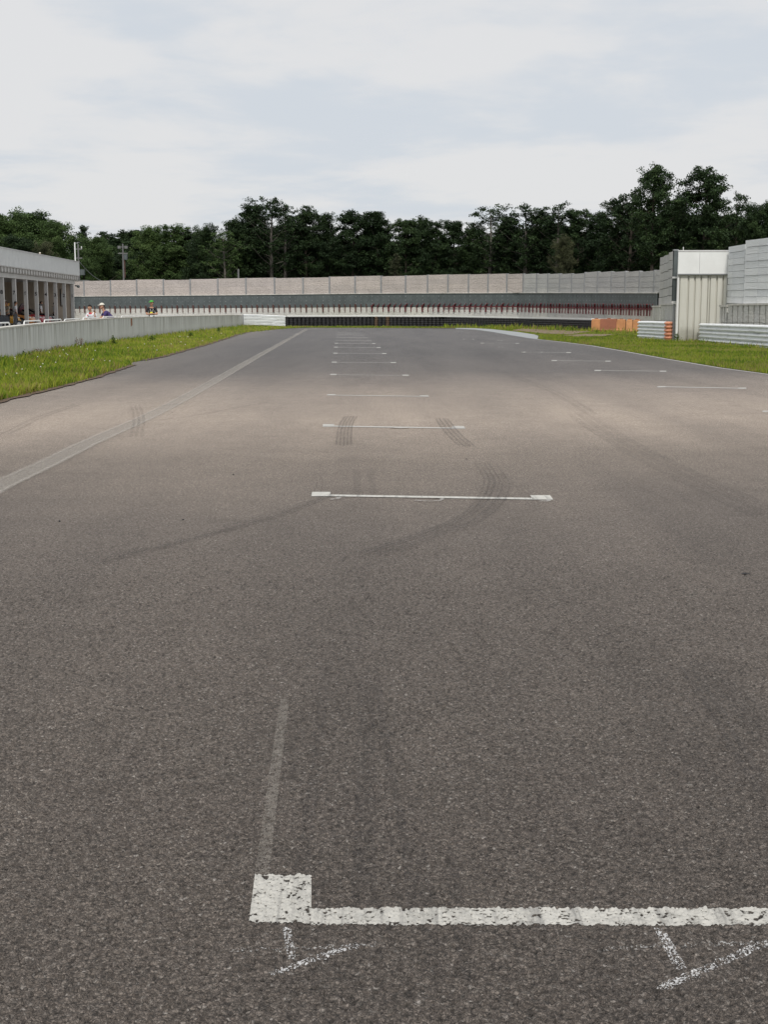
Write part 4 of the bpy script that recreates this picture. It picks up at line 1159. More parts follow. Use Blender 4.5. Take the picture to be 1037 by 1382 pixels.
GY = 49.6
gate = empty('gate', V(947, 419, GY).xy.to_3d(), label='tall cream ribbed metal gate under a plain white fascia board', cat='gate')
ga, gb = V(913.2, 419, GY), V(981.2, 419, GY); zf0 = V(947, 369.5, GY).z; zft = V(947, 339.3, GY).z
xm = V(942, 419, GY).x
for xa_, xb_ in ((ga.x, xm - 0.004), (xm + 0.004, gb.x)):
    m = MB(); m.box(xa_, xb_, GY - 0.10, GY - 0.05, zf0, zft); world_part(m.build('fascia_board', 'white_metal'), gate)
m = MB(); m.box(ga.x - 0.02, gb.x + 0.01, GY - 0.13, GY - 0.02, zf0 - 0.035, zf0 - 0.003); world_part(m.build('trim', 'steel_post'), gate)
m = MB(); m.box(ga.x - 0.01, gb.x, GY - 0.12, GY - 0.03, zft + 0.002, zft + 0.04); world_part(m.build('top_cap', 'white_trim'), gate)
ribx = [916.2, 928.3, 937.0, 945.4, 955.2, 957.2, 966.6, 975.0, 981.3]
for xa_, xb_ in zip(ribx, ribx[1:]):
    a = V(xa_, 419, GY).x; b = V(xb_, 419, GY).x; m = MB()
    zb_ = zf0 - 0.04
    def q4(x0, y0, x1, y1_): m.quad((x0, y0, -0.05), (x1, y1_, -0.05), (x1, y1_, zb_), (x0, y0, zb_))
    w5 = b - a; fl = min(0.045, w5 * 0.3)
    q4(a, GY + 0.05, a + fl * 0.5, GY + 0.05); q4(a + fl * 0.5, GY + 0.05, a + fl, GY - 0.02); q4(a + fl, GY - 0.02, b - fl * 0.6, GY - 0.02); q4(b - fl * 0.6, GY - 0.02, b, GY + 0.05)
    world_part(m.build('metal_sheet', 'sheet'), gate)
m = MB(); m.box(V(913.6, 419, GY).x, V(916, 419, GY).x, GY - 0.04, GY + 0.06, -0.05, zf0 - 0.04); world_part(m.build('gate_post', 'white_trim'), gate)

rw = empty('board_wall', V(1010, 419, 45).xy.to_3d(), label='tall stepped white board wall at the right edge above concrete planks', cat='wall')
ladder_wall(rw, [(981.4, 49.3, 987.2, 48.2, 333.0, 332.0, 409.2, 409.3), (987.2, 48.2, 1003.6, 46.6, 332.0, 329.2, 409.3, 409.8),
                 (1003.8, 46.4, 1021.8, 45.1, 324.3, 322.2, 409.8, 410.2), (1021.8, 45.1, 1041, 43.9, 322.2, 319.8, 410.2, 410.6), (1041, 43.9, 1062, 42.7, 319.8, 317.5, 410.6, 411), (1062, 42.7, 1090, 41.2, 313, 310, 411, 411.5), (1090, 41.2, 1125, 39.6, 310, 306, 411.5, 412)], 'board_white', 9, 0.012, name='board', core='steel_post')
m = MB(); A = V(981.5, 419, 49.2); B = V(1125, 419, 39.5)
m.slab(A, B, V(981, 411.3, 49.2).z - 0.01, V(981, 409.6, 49.2).z, V(1125, 413.8, 39.5).z, V(1125, 412, 39.5).z, 0.3, 0, 0.05)
world_part(m.build('ledge', 'steel_post'), rw)
plank_base(rw, 972, 48.9, 982.3, 47.9, 414.2, 3); plank_base(rw, 982.8, 47.7, 1125, 38.5, 411.9, 17)

# ------------------------------------------------------------------ trees
def leaf_quads(centers, sizes, rng, up=0.35):
    n = len(centers)
    nrm = rng.normal(size=(n, 3)); nrm[:, 2] = np.abs(nrm[:, 2]) + up
    nrm /= np.linalg.norm(nrm, axis=1)[:, None]
    t = rng.normal(size=(n, 3)); t -= nrm * (t * nrm).sum(1)[:, None]; t /= np.linalg.norm(t, axis=1)[:, None]
    b = np.cross(nrm, t)
    s = sizes[:, None]
    asp = rng.uniform(0.45, 0.8, (n, 1))
    return np.stack([centers - t * s, centers - b * s * asp, centers + t * s, centers + b * s * asp], 1)
def make_tree(kind, seed):
    """unit: metres, about 12 m tall; returns (trunk mesh, crown mesh)"""
    rng = np.random.default_rng(seed); rr = random.Random(seed)
    Ht = 12.0; m = MB()
    lean = Vector((rr.uniform(-.35, .35), rr.uniform(-.3, .3), 0))
    base_crown = {'tall': 0.30, 'round': 0.16, 'sparse': 0.38, 'cedar': 0.10, 'pine': 0.42, 'bush': 0.05}[kind]
    Wd = {'tall': 3.0, 'round': 4.6, 'sparse': 2.6, 'cedar': 2.1, 'pine': 3.1, 'bush': 4.4}[kind]
    tp_ = lambda t: Vector((lean.x * t * t + 0.12 * math.sin(3 * t + seed), lean.y * t + 0.1 * math.cos(4 * t), Ht * t))
    m.tube([tp_(t) for t in (-0.03, 0.1, 0.25, 0.4, 0.55, 0.7, 0.85, 0.96)], [0.24, 0.2, 0.18, 0.155, 0.125, 0.09, 0.055, 0.02], 7)
    cen = []; rad = []; tone = []
    nlimb = {'tall': 44, 'round': 46, 'sparse': 34, 'cedar': 60, 'pine': 38, 'bush': 34}[kind]
    for k in range(nlimb):
        t = base_crown + (0.97 - base_crown) * ((k + rr.random()) / nlimb)
        u = (t - base_crown) / (1 - base_crown)
        if kind == 'cedar': w = Wd * (1 - u) ** 0.8 + 0.15
        elif kind == 'tall': w = Wd * (0.45 + 0.55 * math.sin(math.pi * min(1, u * 1.05 + 0.12)))
        elif kind == 'pine': w = Wd * (0.35 + 0.65 * math.sin(math.pi * min(1, u * 0.9 + 0.15)))
        elif kind == 'sparse': w = Wd * (0.30 + 0.70 * math.sin(math.pi * (u * 0.85 + 0.1)))
        else: w = Wd * math.sqrt(max(0.06, 1 - (u * 1.02 - 0.25) ** 2 / 0.62))
        a = k * 2.399 + rr.uniform(-.5, .5); L = w * rr.uniform(0.45, 1.0) * (0.9 if kind != 'sparse' else 1)
        rise = {'tall': 0.35, 'round': 0.35, 'sparse': 0.55, 'cedar': -0.08, 'pine': 0.25, 'bush': 0.3}[kind]
        s0 = tp_(max(0.05, t - 0.06)); e = tp_(t) + Vector((math.cos(a) * L, math.sin(a) * L, L * rise * rr.uniform(0.3, 1.1)))
        e.z = min(e.z, Ht * 1.0)
        mid = (s0 + e) / 2 + Vector((0, 0, -0.08 * L))
        lr_ = 0.55 if kind == 'sparse' else 0.9
        m.tube([s0, mid, e], [(0.045 + 0.02 * (1 - u)) * lr_, 0.032 * lr_, 0.010], 4, cap=False)
        nc = {'tall': 3, 'round': 4, 'sparse': 3, 'cedar': 3, 'pine': 3, 'bush': 4}[kind]
        for c in range(nc):
            f = 1.0 - c * rr.uniform(0.18, 0.30)
            p = s0 + (e - s0) * f + Vector((rr.uniform(-.45, .45), rr.uniform(-.45, .45), rr.uniform(-.25, .35)))
            cen.append(p); r_ = {'tall': .62, 'round': .85, 'sparse': .42, 'cedar': .42, 'pine': .60, 'bush': .8}[kind] * rr.uniform(0.65, 1.25)
            rad.append(r_); tone.append(rr.uniform(0.15, 0.75))
    cen.append(tp_(0.97)); rad.append(0.45); tone.append(0.5)
    C = []; S = []; T = []
    for p, r_, tn in zip(cen, rad, tone):
        dens = {'tall': 260, 'round': 230, 'sparse': 150, 'cedar': 210, 'pine': 260, 'bush': 220}[kind]
        n = int(dens * (r_ / 0.6) ** 2)
        q = rng.normal(size=(n, 3)); q /= np.linalg.norm(q, axis=1)[:, None]
        q *= (rng.random((n, 1)) ** 0.45) * np.array([1, 1, 0.62]) * r_
        # break the clump into twigs
        tw_ = rng.normal(size=(9, 3)) * r_ * 0.55; tw_[:, 2] *= 0.6
        pick = rng.integers(0, 9, n)
        q = q * 0.62 + tw_[pick] * 0.8
        C.append(q + np.array(p)); S.append(rng.uniform(0.05, 0.11, n)); T.append(np.clip(tn + rng.normal(0, 0.16, n), 0, 1))
    C = np.concatenate(C); S = np.concatenate(S); T = np.concatenate(T)
    lq = leaf_quads(C, S, rng)
    return m, lq, T
LEAFMAT = {'dark': 'leaf_dark', 'mid': 'leaf_mid', 'olive': 'leaf_olive'}
TREES = {}
def tree_proto(kind, seed, tone, pale):
    key = (kind, seed, tone, pale)
    if key not in TREES:
        m, lq, T = TREES.setdefault((kind, seed), make_tree(kind, seed))
        TREES[key] = (m.mesh('trunk', 'bark_pale' if pale else 'bark', True), quads_mesh('crown', lq, LEAFMAT[tone], T))
    return TREES[key]
def tree(px, ytop, Y, kind, seed, tone, label, group=None, wide=1.0, pale=False, rot=None, name='tree'):
    top = V(px, ytop, Y); s = top.z / 12.0
    r = empty(name, (top.x, Y, 0), rot if rot is not None else random.uniform(0, 6.28), label=label, cat='tree', group=group)
    tmesh, cm = tree_proto(kind, seed, tone, pale)
    a = obj('trunk', tmesh, r); b = obj('crown', cm, r)
    a.scale = b.scale = (s * wide, s * wide, s)
    return r
GF = 'trees of the forest behind the noise wall'
FRONT = [
 # px, ytop, Y, kind, seed, tone, wide, pale, label
 (8, 293, 128, 'round', 1, 'mid', 1.05, 0, 'broad mid green tree at the far left above the garage roof'),
 (42, 287, 130, 'round', 2, 'mid', 1.15, 0, 'tallest round mid green tree above the garage roof'),
 (70, 300, 127, 'round', 3, 'mid', 0.85, 0, 'mid green tree sloping down right of the tallest one over the garage'),
 (22, 318, 120, 'bush', 4, 'dark', 1.1, 0, 'low dark tree right behind the roof parapet at the left'),
 (60, 326, 119, 'bush', 5, 'olive', 0.7, 0, 'brownish olive tree behind the person on the roof'),
 (112, 303, 190, 'cedar', 6, 'dark', 1.0, 0, 'pointed dark cedar far behind the roof mast'),
 (97, 317, 185, 'cedar', 7, 'dark', 1.3, 0, 'small dark conifer just left of the pointed cedar'),
 (133, 311, 186, 'cedar', 8, 'dark', 1.3, 0, 'small far conifer between the cedar and the lamp pole'),
 (128, 321, 140, 'round', 2, 'mid', 0.95, 0, 'leafy mid green tree left of the floodlight pole'),
 (112, 335, 134, 'bush', 5, 'mid', 0.7, 0, 'low mid green tree behind the utility pole'),
 (152, 318, 170, 'tall', 9, 'dark', 1.3, 0, 'far dark tree just left of the floodlight pole'),
 (168, 312, 175, 'tall', 10, 'dark', 1.3, 0, 'far dark tree directly above the floodlight pole'),
 (186, 310, 168, 'pine', 11, 'dark', 1.2, 0, 'far dark tree just right of the floodlight pole'),
 (205, 307, 142, 'round', 3, 'mid', 0.80, 0, 'green tree above the man in the green cap'),
 (232, 306, 140, 'tall', 12, 'mid', 1.15, 0, 'green tree right of the one above the green cap'),
 (252, 309, 142, 'tall', 9, 'dark', 1.2, 0, 'dark green tree halfway from the green cap to the bare branched one'),
 (275, 306, 138, 'round', 1, 'dark', 0.75, 0, 'dark tree left of the bare branched one'),
 (302, 311, 134, 'sparse', 13, 'mid', 1.1, 1, 'thin open tree with bare twigs left of the tall leafy pair'),
 (337, 274, 138, 'tall', 14, 'dark', 0.95, 0, 'tall dark tree with a rounded head left of the sparse pair'),
 (318, 296, 137, 'tall', 10, 'dark', 0.9, 0, 'dark shoulder tree tucked under the rounded head'),
 (366, 268, 136, 'sparse', 15, 'dark', 1.25, 1, 'high sparse tree with ragged top and pale trunk, left of the pair'),
 (386, 276, 137, 'sparse', 16, 'dark', 1.15, 1, 'sparse tree with ragged top, right of the pair'),
 (414, 281, 138, 'tall', 9, 'dark', 0.9, 0, 'dark tree with feathery top above the third slot line'),
 (441, 291, 138, 'tall', 12, 'dark', 0.85, 0, 'dark tree with small double tip left of centre'),
 (477, 283, 137, 'pine', 17, 'dark', 1.05, 0, 'layered dark pine over the left end of the tyre wall'),
 (511, 284, 137, 'tall', 14, 'dark', 1.05, 0, 'dark round crowned tree above the brown tyres'),
 (548, 295, 136, 'pine', 18, 'dark', 0.95, 0, 'dark tree with open top right of the round crowned one'),
 (567, 293, 137, 'tall', 10, 'dark', 0.8, 0, 'slim dark tree right of centre'),
 (588, 301, 135, 'tall', 12, 'dark', 0.9, 0, 'lower dark tree in the dip right of centre'),
 (614, 297, 136, 'pine', 11, 'dark', 0.95, 0, 'dark tree with flat broken top near the dip'),
 (640, 304, 135, 'tall', 9, 'dark', 0.9, 0, 'short dark tree left of the ragged light one'),
 (661, 279, 134, 'sparse', 15, 'dark', 1.35, 1, 'ragged open tree standing over the kerb end'),
 (684, 290, 134, 'tall', 14, 'dark', 0.8, 0, 'dark tree between two open topped ones'),
 (709, 277, 132, 'sparse', 19, 'dark', 1.3, 1, 'open topped tree above the gravel patch'),
 (732, 284, 132, 'pine', 17, 'dark', 0.85, 0, 'dark tree right of the open topped one over the gravel'),
 (753, 275, 131, 'sparse', 16, 'dark', 1.3, 1, 'spreading open tree above the right half of the tyre wall'),
 (782, 282, 130, 'pine', 18, 'dark', 0.9, 0, 'dark rounded tree above the orange barriers'),
 (760, 318, 124, 'bush', 4, 'olive', 0.55, 0, 'pale olive bush like tree low in front of the dark trunks'),
 (812, 289, 128, 'tall', 12, 'dark', 0.9, 0, 'dark tree left of the ones rising to the tall pair'),
 (532, 341, 118, 'cedar', 8, 'olive', 0.9, 0, 'small olive conifer low above the noise wall at centre'),
 (835, 268, 120, 'pine', 17, 'dark', 0.9, 0, 'rising dark tree left of the tall pair'),
 (854, 258, 118, 'sparse', 13, 'dark', 1.15, 0, 'open crowned tree leaning against the left of the tall pair'),
 (883, 225, 112, 'pine', 20, 'dark', 0.82, 0, 'left tall tree of the pair with sky showing through'),
 (915, 264, 116, 'tall', 10, 'dark', 0.8, 0, 'lower dark tree filling the gap inside the tall pair'),
 (954, 228, 112, 'pine', 21, 'dark', 0.98, 0, 'right tall tree of the pair, fuller and broader'),
 (996, 260, 114, 'sparse', 16, 'dark', 0.85, 0, 'thin sparse tree right of the tall pair'),
 (1020, 277, 112, 'round', 3, 'dark', 0.62, 0, 'rounded dark tree above the white board wall'),
 (1046, 274, 112, 'round', 1, 'dark', 0.7, 0, 'dark tree cut by the right edge of the photo'),
]
for (px, yt_, Y, kind, seed, tone, wide, pale, lab) in FRONT:
    tree(px, yt_, Y, kind, seed, tone, lab, GF, wide, bool(pale))
# second and third row, seen only as dark mass between the front trees
random.seed(5)
SKY = sorted([(f[0], f[1]) for f in FRONT if f[2] < 160 and f[3] not in ('bush',) and f[1] < 330])
def skyl(x): return interp(x, SKY)
px = -30
while px < 1110:
    yt_ = skyl(px) + random.uniform(20, 46)
    if 100 < px < 200: yt_ = max(yt_, 325)
    if px > 840: yt_ = max(yt_, 290)
    tree(px, yt_, 146 + random.uniform(-3, 6) if px < 830 else 122 + random.uniform(0, 6), random.choice(['tall', 'tall', 'round', 'pine']), random.choice([9, 10, 12, 14]), 'dark',
         'dark tree in the shaded depth of the forest, mostly hidden by nearer trees', 'trees in the depth of the forest', random.uniform(0.95, 1.25))
    px += random.uniform(17, 23)
px = -20
while px < 1100:
    yy_ = 338 + random.uniform(-14, 8)
    tree(px, yy_, (156 if px < 830 else 136) + random.uniform(-3, 5), 'bush', random.choice([4, 5]), 'dark',
         'low dark undergrowth tree in the shaded depth of the forest', 'undergrowth trees of the forest', random.uniform(1.2, 1.5))
    px += random.uniform(24, 30)

# ------------------------------------------------------------------ grass
def in_poly(x, y, poly):
    inside = np.zeros(x.shape, bool); n = len(poly); j = n - 1
    for i in range(n):
        xi, yi = poly[i][0], poly[i][1]; xj, yj = poly[j][0], poly[j][1]
        c = ((yi > y) != (yj > y)) & (x < (xj - xi) * (y - yi) / (yj - yi + 1e-12) + xi)
        inside ^= c; j = i
    return inside
def blades(name, poly, n, hfun, wpx, label, power=1.0, excl=(), thin=()):
    xs_ = [p[0] for p in poly]; ys = [p[1] for p in poly]
    Y0, Y1 = max(min(ys), 8), max(ys)
    # denser near the camera
    u = RNG.random(n * 6); Y = 1 / ((1 / Y0) + ((1 / Y1) - (1 / Y0)) * u)
    X = RNG.uniform(-0.40, 0.40, n * 6) * Y
    ok = in_poly(X, Y, poly)
    for e in excl: ok &= ~in_poly(X, Y, e)
    for e in thin: ok &= ~(in_poly(X, Y, e) & (RNG.random(len(X)) < 0.8))
    X = X[ok][:n]; Y = Y[ok][:n]
    cl = vnoise(X + 50, Y, 0.6, 21); cl2 = vnoise(X + 50, Y, 2.4, 22)
    keep = (cl * 0.5 + cl2 * 0.5 + RNG.random(len(X)) * 0.5) > 0.36
    X, Y, cl, cl2 = X[keep], Y[keep], cl[keep], cl2[keep]
    hgt = hfun(X, Y) * (0.45 + 0.75 * cl2) * RNG.uniform(0.5, 1.15, len(X))
    wid = np.maximum(0.006, Y / F * wpx) * RNG.uniform(0.6, 1.2, len(X))
    a = RNG.uniform(0, 2 * np.pi, len(X)); lean = RNG.uniform(0.05, 0.55, len(X)) * hgt; la = RNG.uniform(0, 2 * np.pi, len(X))
    ux, uy = np.cos(a) * wid, np.sin(a) * wid
    z0 = np.full(len(X), 0.0)
    lx, ly = np.cos(la) * lean, np.sin(la) * lean
    A = np.stack([X - ux, Y - uy, z0], -1); B = np.stack([X + ux, Y + uy, z0], -1)
    Cc = np.stack([X + ux * .7 + lx * .4, Y + uy * .7 + ly * .4, hgt * 0.6], -1); E = np.stack([X + lx, Y + ly, hgt], -1)
    tone = np.clip(0.15 + 0.55 * vnoise(X, Y + 90, 0.9, 31) + RNG.normal(0, 0.20, len(X)) + 0.12, 0, 0.9)
    red = RNG.random(len(X)) < 0.05 + 0.10 * (cl > 0.62); tone[red] = RNG.uniform(0.93, 1.0, red.sum())
    o = obj(name, quads_mesh(name, np.stack([A, B, Cc, E], 1), 'grass', tone))
    tag(o, label, kind='stuff'); return o
wl = np.array([(p.x, p.y) for p in wall_pts])
def dist_wall(X, Y):
    best = np.full(X.shape, 1e9)
    for a, b in zip(wl, wl[1:]):
        d = b - a; t = np.clip(((X - a[0]) * d[0] + (Y - a[1]) * d[1]) / (d @ d), 0, 1)
        best = np.minimum(best, np.hypot(X - a[0] - d[0] * t, Y - a[1] - d[1] * t))
    return best
def hleft(X, Y):
    dw = dist_wall(X, Y); return 0.09 + 0.13 * np.exp(-dw / 0.9) + 0.07 * np.clip((50 - Y) / 30, 0, 1)
kerb_poly = [(G(a, b).x, G(a, b).y) for a, b in [(600, 442.6), (640, 443.0), (665, 444.6), (700, 448.3), (724, 451.8), (729, 454), (729, 459), (600, 446)]]
blades('verge_grass', [(p.x, p.y) for p in left_poly], 130000, hleft, 0.55, 'bright green unmown grass between the pit wall and the asphalt')
lip = [G(x + 2, y + 1.0) for x, y in LEFT_EDGE[:-1]]; lip = [(p.x, p.y) for p in lip] + [(p.x, p.y) for p in reversed([G(x - 3, y - 1.6) for x, y in LEFT_EDGE[:-1]])]
blades('edge_tufts', lip, 9000, lambda X, Y: 0.07 + 0.10 * vnoise(X, Y, 1.1, 77), 0.6, 'low straggling grass tufts spilling over the left asphalt edge')
gp1 = [G(690, 446.5), G(705, 444), G(760, 443), (G(805, 443.6)), G(800, 448), G(770, 452), G(735, 450.8)]
gp2 = [G(760, 453.5), G(790, 451.5), G(830, 452), G(815, 454.5), G(780, 455.5)]
def hright(X, Y): return 0.07 + 0.05 * vnoise(X, Y, 0.3, 40)
blades('infield_grass', [(p.x, p.y) for p in rp], 110000, hright, 0.5, 'short yellow green grass on the right between track edge and guardrails',
       excl=(kerb_poly,), thin=([(p.x, p.y) for p in gp1], [(p.x, p.y) for p in gp2]))
# taller weeds at the foot of the tyre wall and of the barriers
foot = [V(600, 419, 94.5), V(700, 419, 88.5), V(760, 419, 80.5), V(800, 419, 74.5), V(866, 419, 68.5), V(866, 419, 67), V(800, 419, 72), V(700, 419, 83), V(600, 419, 90)]
blades('barrier_weeds', [(p.x, p.y) for p in foot], 9000, lambda X, Y: 0.24 + 0.12 * vnoise(X, Y, 0.8, 4), 0.6, 'dark leafy weeds along the foot of the tyre wall and orange barriers')
foot2 = [V(936, 419, 49.2), V(960, 419, 47.4), V(990, 419, 44.2), V(1045, 419, 39.6), V(1045, 419, 38.6), V(985, 419, 43.4), V(930, 419, 48.3)]
blades('rail_weeds', [(p.x, p.y) for p in foot2], 4000, lambda X, Y: 0.20 + 0 * X, 0.5, 'taller grass along the foot of the long right guardrail')
foot3 = [V(862, 419, 55.2), V(905, 419, 50.2), V(915, 419, 49.2), V(915, 419, 48.4), V(900, 419, 49.4), V(862, 419, 54)]
blades('post_weeds', [(p.x, p.y) for p in foot3], 3000, lambda X, Y: 0.16 + 0 * X, 0.5, 'dark grass at the foot of the orange ended guardrail')

# clover flowers scattered in the left verge
fl = MB(); rr = random.Random(3)
cnt = 0
while cnt < 45:
    px_ = rr.uniform(0, 340); py_ = rr.uniform(446, 530); p = G(px_, py_, 0)
    if not in_poly(np.array([p.x]), np.array([p.y]), [(q.x, q.y) for q in left_poly])[0]: continue
    z = 0.12 + rr.random() * 0.16; r_ = 0.006 + 0.00022 * p.y
    fl.ball((p.x, p.y, z), r_, r_, r_ * 0.8, 6, 4); cnt += 1
tag(fl.build('clover_flowers', 'petal'), 'tiny white clover heads dotted through the left verge grass', kind='stuff')

# single tall weeds by the pit wall
def weed(px, py, ytop, label, red=False, leafy=True):
    p = G(px, py, 0); h = V(px, ytop, p.y).z; rr = random.Random(int(px * 7))
    r = empty('weed', p, rr.uniform(0, 6), label=label, cat='weed', group='tall weeds along the pit wall')
    m = MB(); ns = 2 if leafy else 5
    st = []
    for k in range(ns):
        dx, dy = rr.uniform(-.16, .16), rr.uniform(-.1, .1); hh = h * rr.uniform(0.75, 1.0)
        pts = [Vector((0, 0, 0)), Vector((dx * .4, dy * .4, hh * .5)), Vector((dx, dy, hh))]; st.append(pts); m.tube(pts, [0.009, 0.007, 0.004], 5)
    m.build('stem', 'weed_red' if not leafy else 'weed', r)
    C = []; n = 160 if leafy else 110
    rg = np.random.default_rng(int(px))
    for _ in range(n):
        s_ = rr.choice(st); t = rr.uniform(0.25, 1.0) if leafy else rr.uniform(0.6, 1.0)
        q = s_[1] + (s_[2] - s_[1]) * ((t - 0.5) * 2) if t > 0.5 else s_[1] * (t * 2)
        wv = 0.07 * (1.15 - t) + 0.012 if leafy else 0.03
        C.append((q.x + rr.gauss(0, wv), q.y + rr.gauss(0, wv), q.z + rr.gauss(0, 0.02)))
    C = np.array(C); lq = leaf_quads(C, rg.uniform(0.012, 0.032, n) if leafy else rg.uniform(0.008, 0.016, n), rg)
    obj('leaves' if leafy else 'seed_heads', quads_mesh('leaves', lq, 'weed' if leafy else 'weed_red', rg.random(n)), r)
weed(155, 468, 452.5, 'tall leafy green weed against the wall below the purple shirt')
weed(133, 472, 459.5, 'thin green weed left of the tallest leafy one')
weed(12, 497, 478, 'leafy weed against the wall near the left edge')
weed(38, 489, 473, 'upright green weed under the left part of the wall')
weed(77, 478, 464.5, 'bushy reddish seed stalks just left of the wall joint', leafy=False)
weed(84, 477, 465.5, 'second clump of reddish stalks touching the wall joint', leafy=False)
weed(109, 472, 454.5, 'tall fine grass stalks right of the wall joint', leafy=False)
weed(50, 486, 470, 'thin seeding stalk between the left weeds', leafy=False)
weed(205, 462, 452, 'small green weed under the man in the green cap')
weed(296, 450, 441, 'leafy weed near the far end of the pit wall')
weed(257, 455, 447, 'low leafy weed two thirds along the pit wall')
weed(669, 441, 430.5, 'tall weed rising before the tyre wall')
weed(858, 446, 437, 'green weed in front of the orange barriers')
weed(915, 462, 450, 'weed climbing at the foot of the steel post')

# ------------------------------------------------------------------ cars in the garage
def car(loc, rz, paint, label, bonnet=None, bonnet_mat=None):
    """low sports coupe, nose toward +x"""
    r = empty('sports_car', loc, rz, label=label, cat='car', group='cars parked in the garage bays')
    xs_ = [-2.05, -1.95, -1.4, -0.9, -0.3, 0.45, 1.0, 1.6, 1.95, 2.1]
    zt = [0.62, 0.86, 0.92, 0.90, 0.88, 0.86, 0.84, 0.74, 0.60, 0.40]
    zb = [0.34, 0.22, 0.18, 0.17, 0.17, 0.17, 0.17, 0.18, 0.20, 0.28]
    hw = [0.66, 0.80, 0.86, 0.86, 0.85, 0.85, 0.85, 0.82, 0.72, 0.60]
    m = MB(); ring = []
    for x, a, b, w in zip(xs_, zt, zb, hw):
        pr_ = [(-w * 0.8, a), (-w * 0.97, a - 0.10), (-w, (a + b) / 2), (-w * 0.96, b), (w * 0.96, b), (w, (a + b) / 2), (w * 0.97, a - 0.10), (w * 0.8, a), (0, a + 0.03)]
        i0 = len(m.v); m.v += [(x, y, z) for y, z in pr_]; ring.append([i0 + k for k in range(9)])
    for a, b in zip(ring, ring[1:]):
        for k in range(9): m.f.append((a[k], b[k], b[(k + 1) % 9], a[(k + 1) % 9])); m.m.append(0)
    m.f.append(tuple(ring[0])); m.f.append(tuple(ring[-1][::-1])); m.m += [0, 0]
    m.build('body', paint, r)
    m = MB()
    lo = [(-1.5, 0.70), (0.75, 0.72)]; hi = [(-0.95, 0.55), (0.10, 0.56)]
    b = [(-1.5, -0.70, 0.90), (0.75, -0.72, 0.86), (0.75, 0.72, 0.86), (-1.5, 0.70, 0.90)]
    t = [(-0.95, -0.55, 1.20), (0.05, -0.56, 1.22), (0.05, 0.56, 1.22), (-0.95, 0.55, 1.20)]
    m.hexa(b, t); m.build('window_glass', 'car_glass', r)
    m = MB(); m.box(-0.97, 0.07, -0.57, 0.57, 1.215, 1.25); m.build('roof', paint, r)
    for x in (-1.3, 1.3):
        for s_ in (-1, 1):
            m = MB(); m.tube([(x, s_ * 0.70, 0.31), (x, s_ * 0.87, 0.31)], 0.31, 18); w_o = m.build('wheel', 'tyre', r)
            m = MB(); m.tube([(x, s_ * 0.86, 0.31), (x, s_ * 0.885, 0.31)], 0.19, 12); m.build('rim', 'steel_post', w_o)
    for s_ in (-1, 1):
        m = MB(); m.ball((1.86, s_ * 0.55, 0.60), 0.12, 0.13, 0.08, 8, 6); m.build('headlight', 'white_metal', r)
    m = MB(); m.box(2.02, 2.12, -0.4, 0.4, 0.30, 0.40); m.build('grille', 'black_print', r)
    if bonnet:
        m = MB(); m.hexa([(0.85, -0.66, 0.88), (0.9, -0.66, 0.86), (0.9, 0.66, 0.86), (0.85, 0.66, 0.88)], [(1.30, -0.55, 1.62), (1.36, -0.55, 1.60), (1.36, 0.55, 1.60), (1.30, 0.55, 1.62)])
        m.build('raised_bonnet', bonnet_mat or paint, r)
        m = MB(); m.box(0.95, 1.7, -0.55, 0.55, 0.80, 0.885); m.build('engine_bay', 'black_print', r)
    return r
MATS['car_glass'] = simple('dark_car_glass', (0.02, 0.022, 0.025), 0.12, 0, 0.1, spec=0.6)
MATS['yellow_car'] = simple('yellow_car_paint', (0.55, 0.28, 0.03), 0.35, 0, 0.05, spec=0.5)
MATS['red_car'] = simple('red_car_paint', (0.33, 0.025, 0.035), 0.3, 0, 0.05, spec=0.5)
MATS['black_car'] = simple('black_car_paint', (0.025, 0.028, 0.035), 0.25, 0, 0.05, spec=0.5)
MATS['orange_car'] = simple('orange_car_paint', (0.50, 0.20, 0.05), 0.35, 0, 0.05, spec=0.5)
def bay(k, x): # centre of bay between column k and k+1 (k from 1)
    return gw(x, -(k - 0.5) * SPC, 0.03)
car(bay(6, -2.2), ROADROT, 'yellow_car', 'yellow sports car with raised yellow bonnet between columns seven and six', True, 'yellow_car')
car(bay(5, -1.9), ROADROT, 'orange_car', 'low orange car with a raised black bonnet between columns six and five', True, 'black_car')
car(bay(4, -1.9), ROADROT, 'red_car', 'red sports car parked nose out between columns five and four')
car(bay(3, -2.1), ROADROT, 'red_car', 'dark red car with a raised black bonnet between columns four and three', True, 'black_car')
car(bay(2, -2.3), ROADROT, 'black_car', 'black car between columns three and two')
car(bay(7, -2.6), ROADROT, 'black_car', 'black car beyond the people between columns eight and seven')

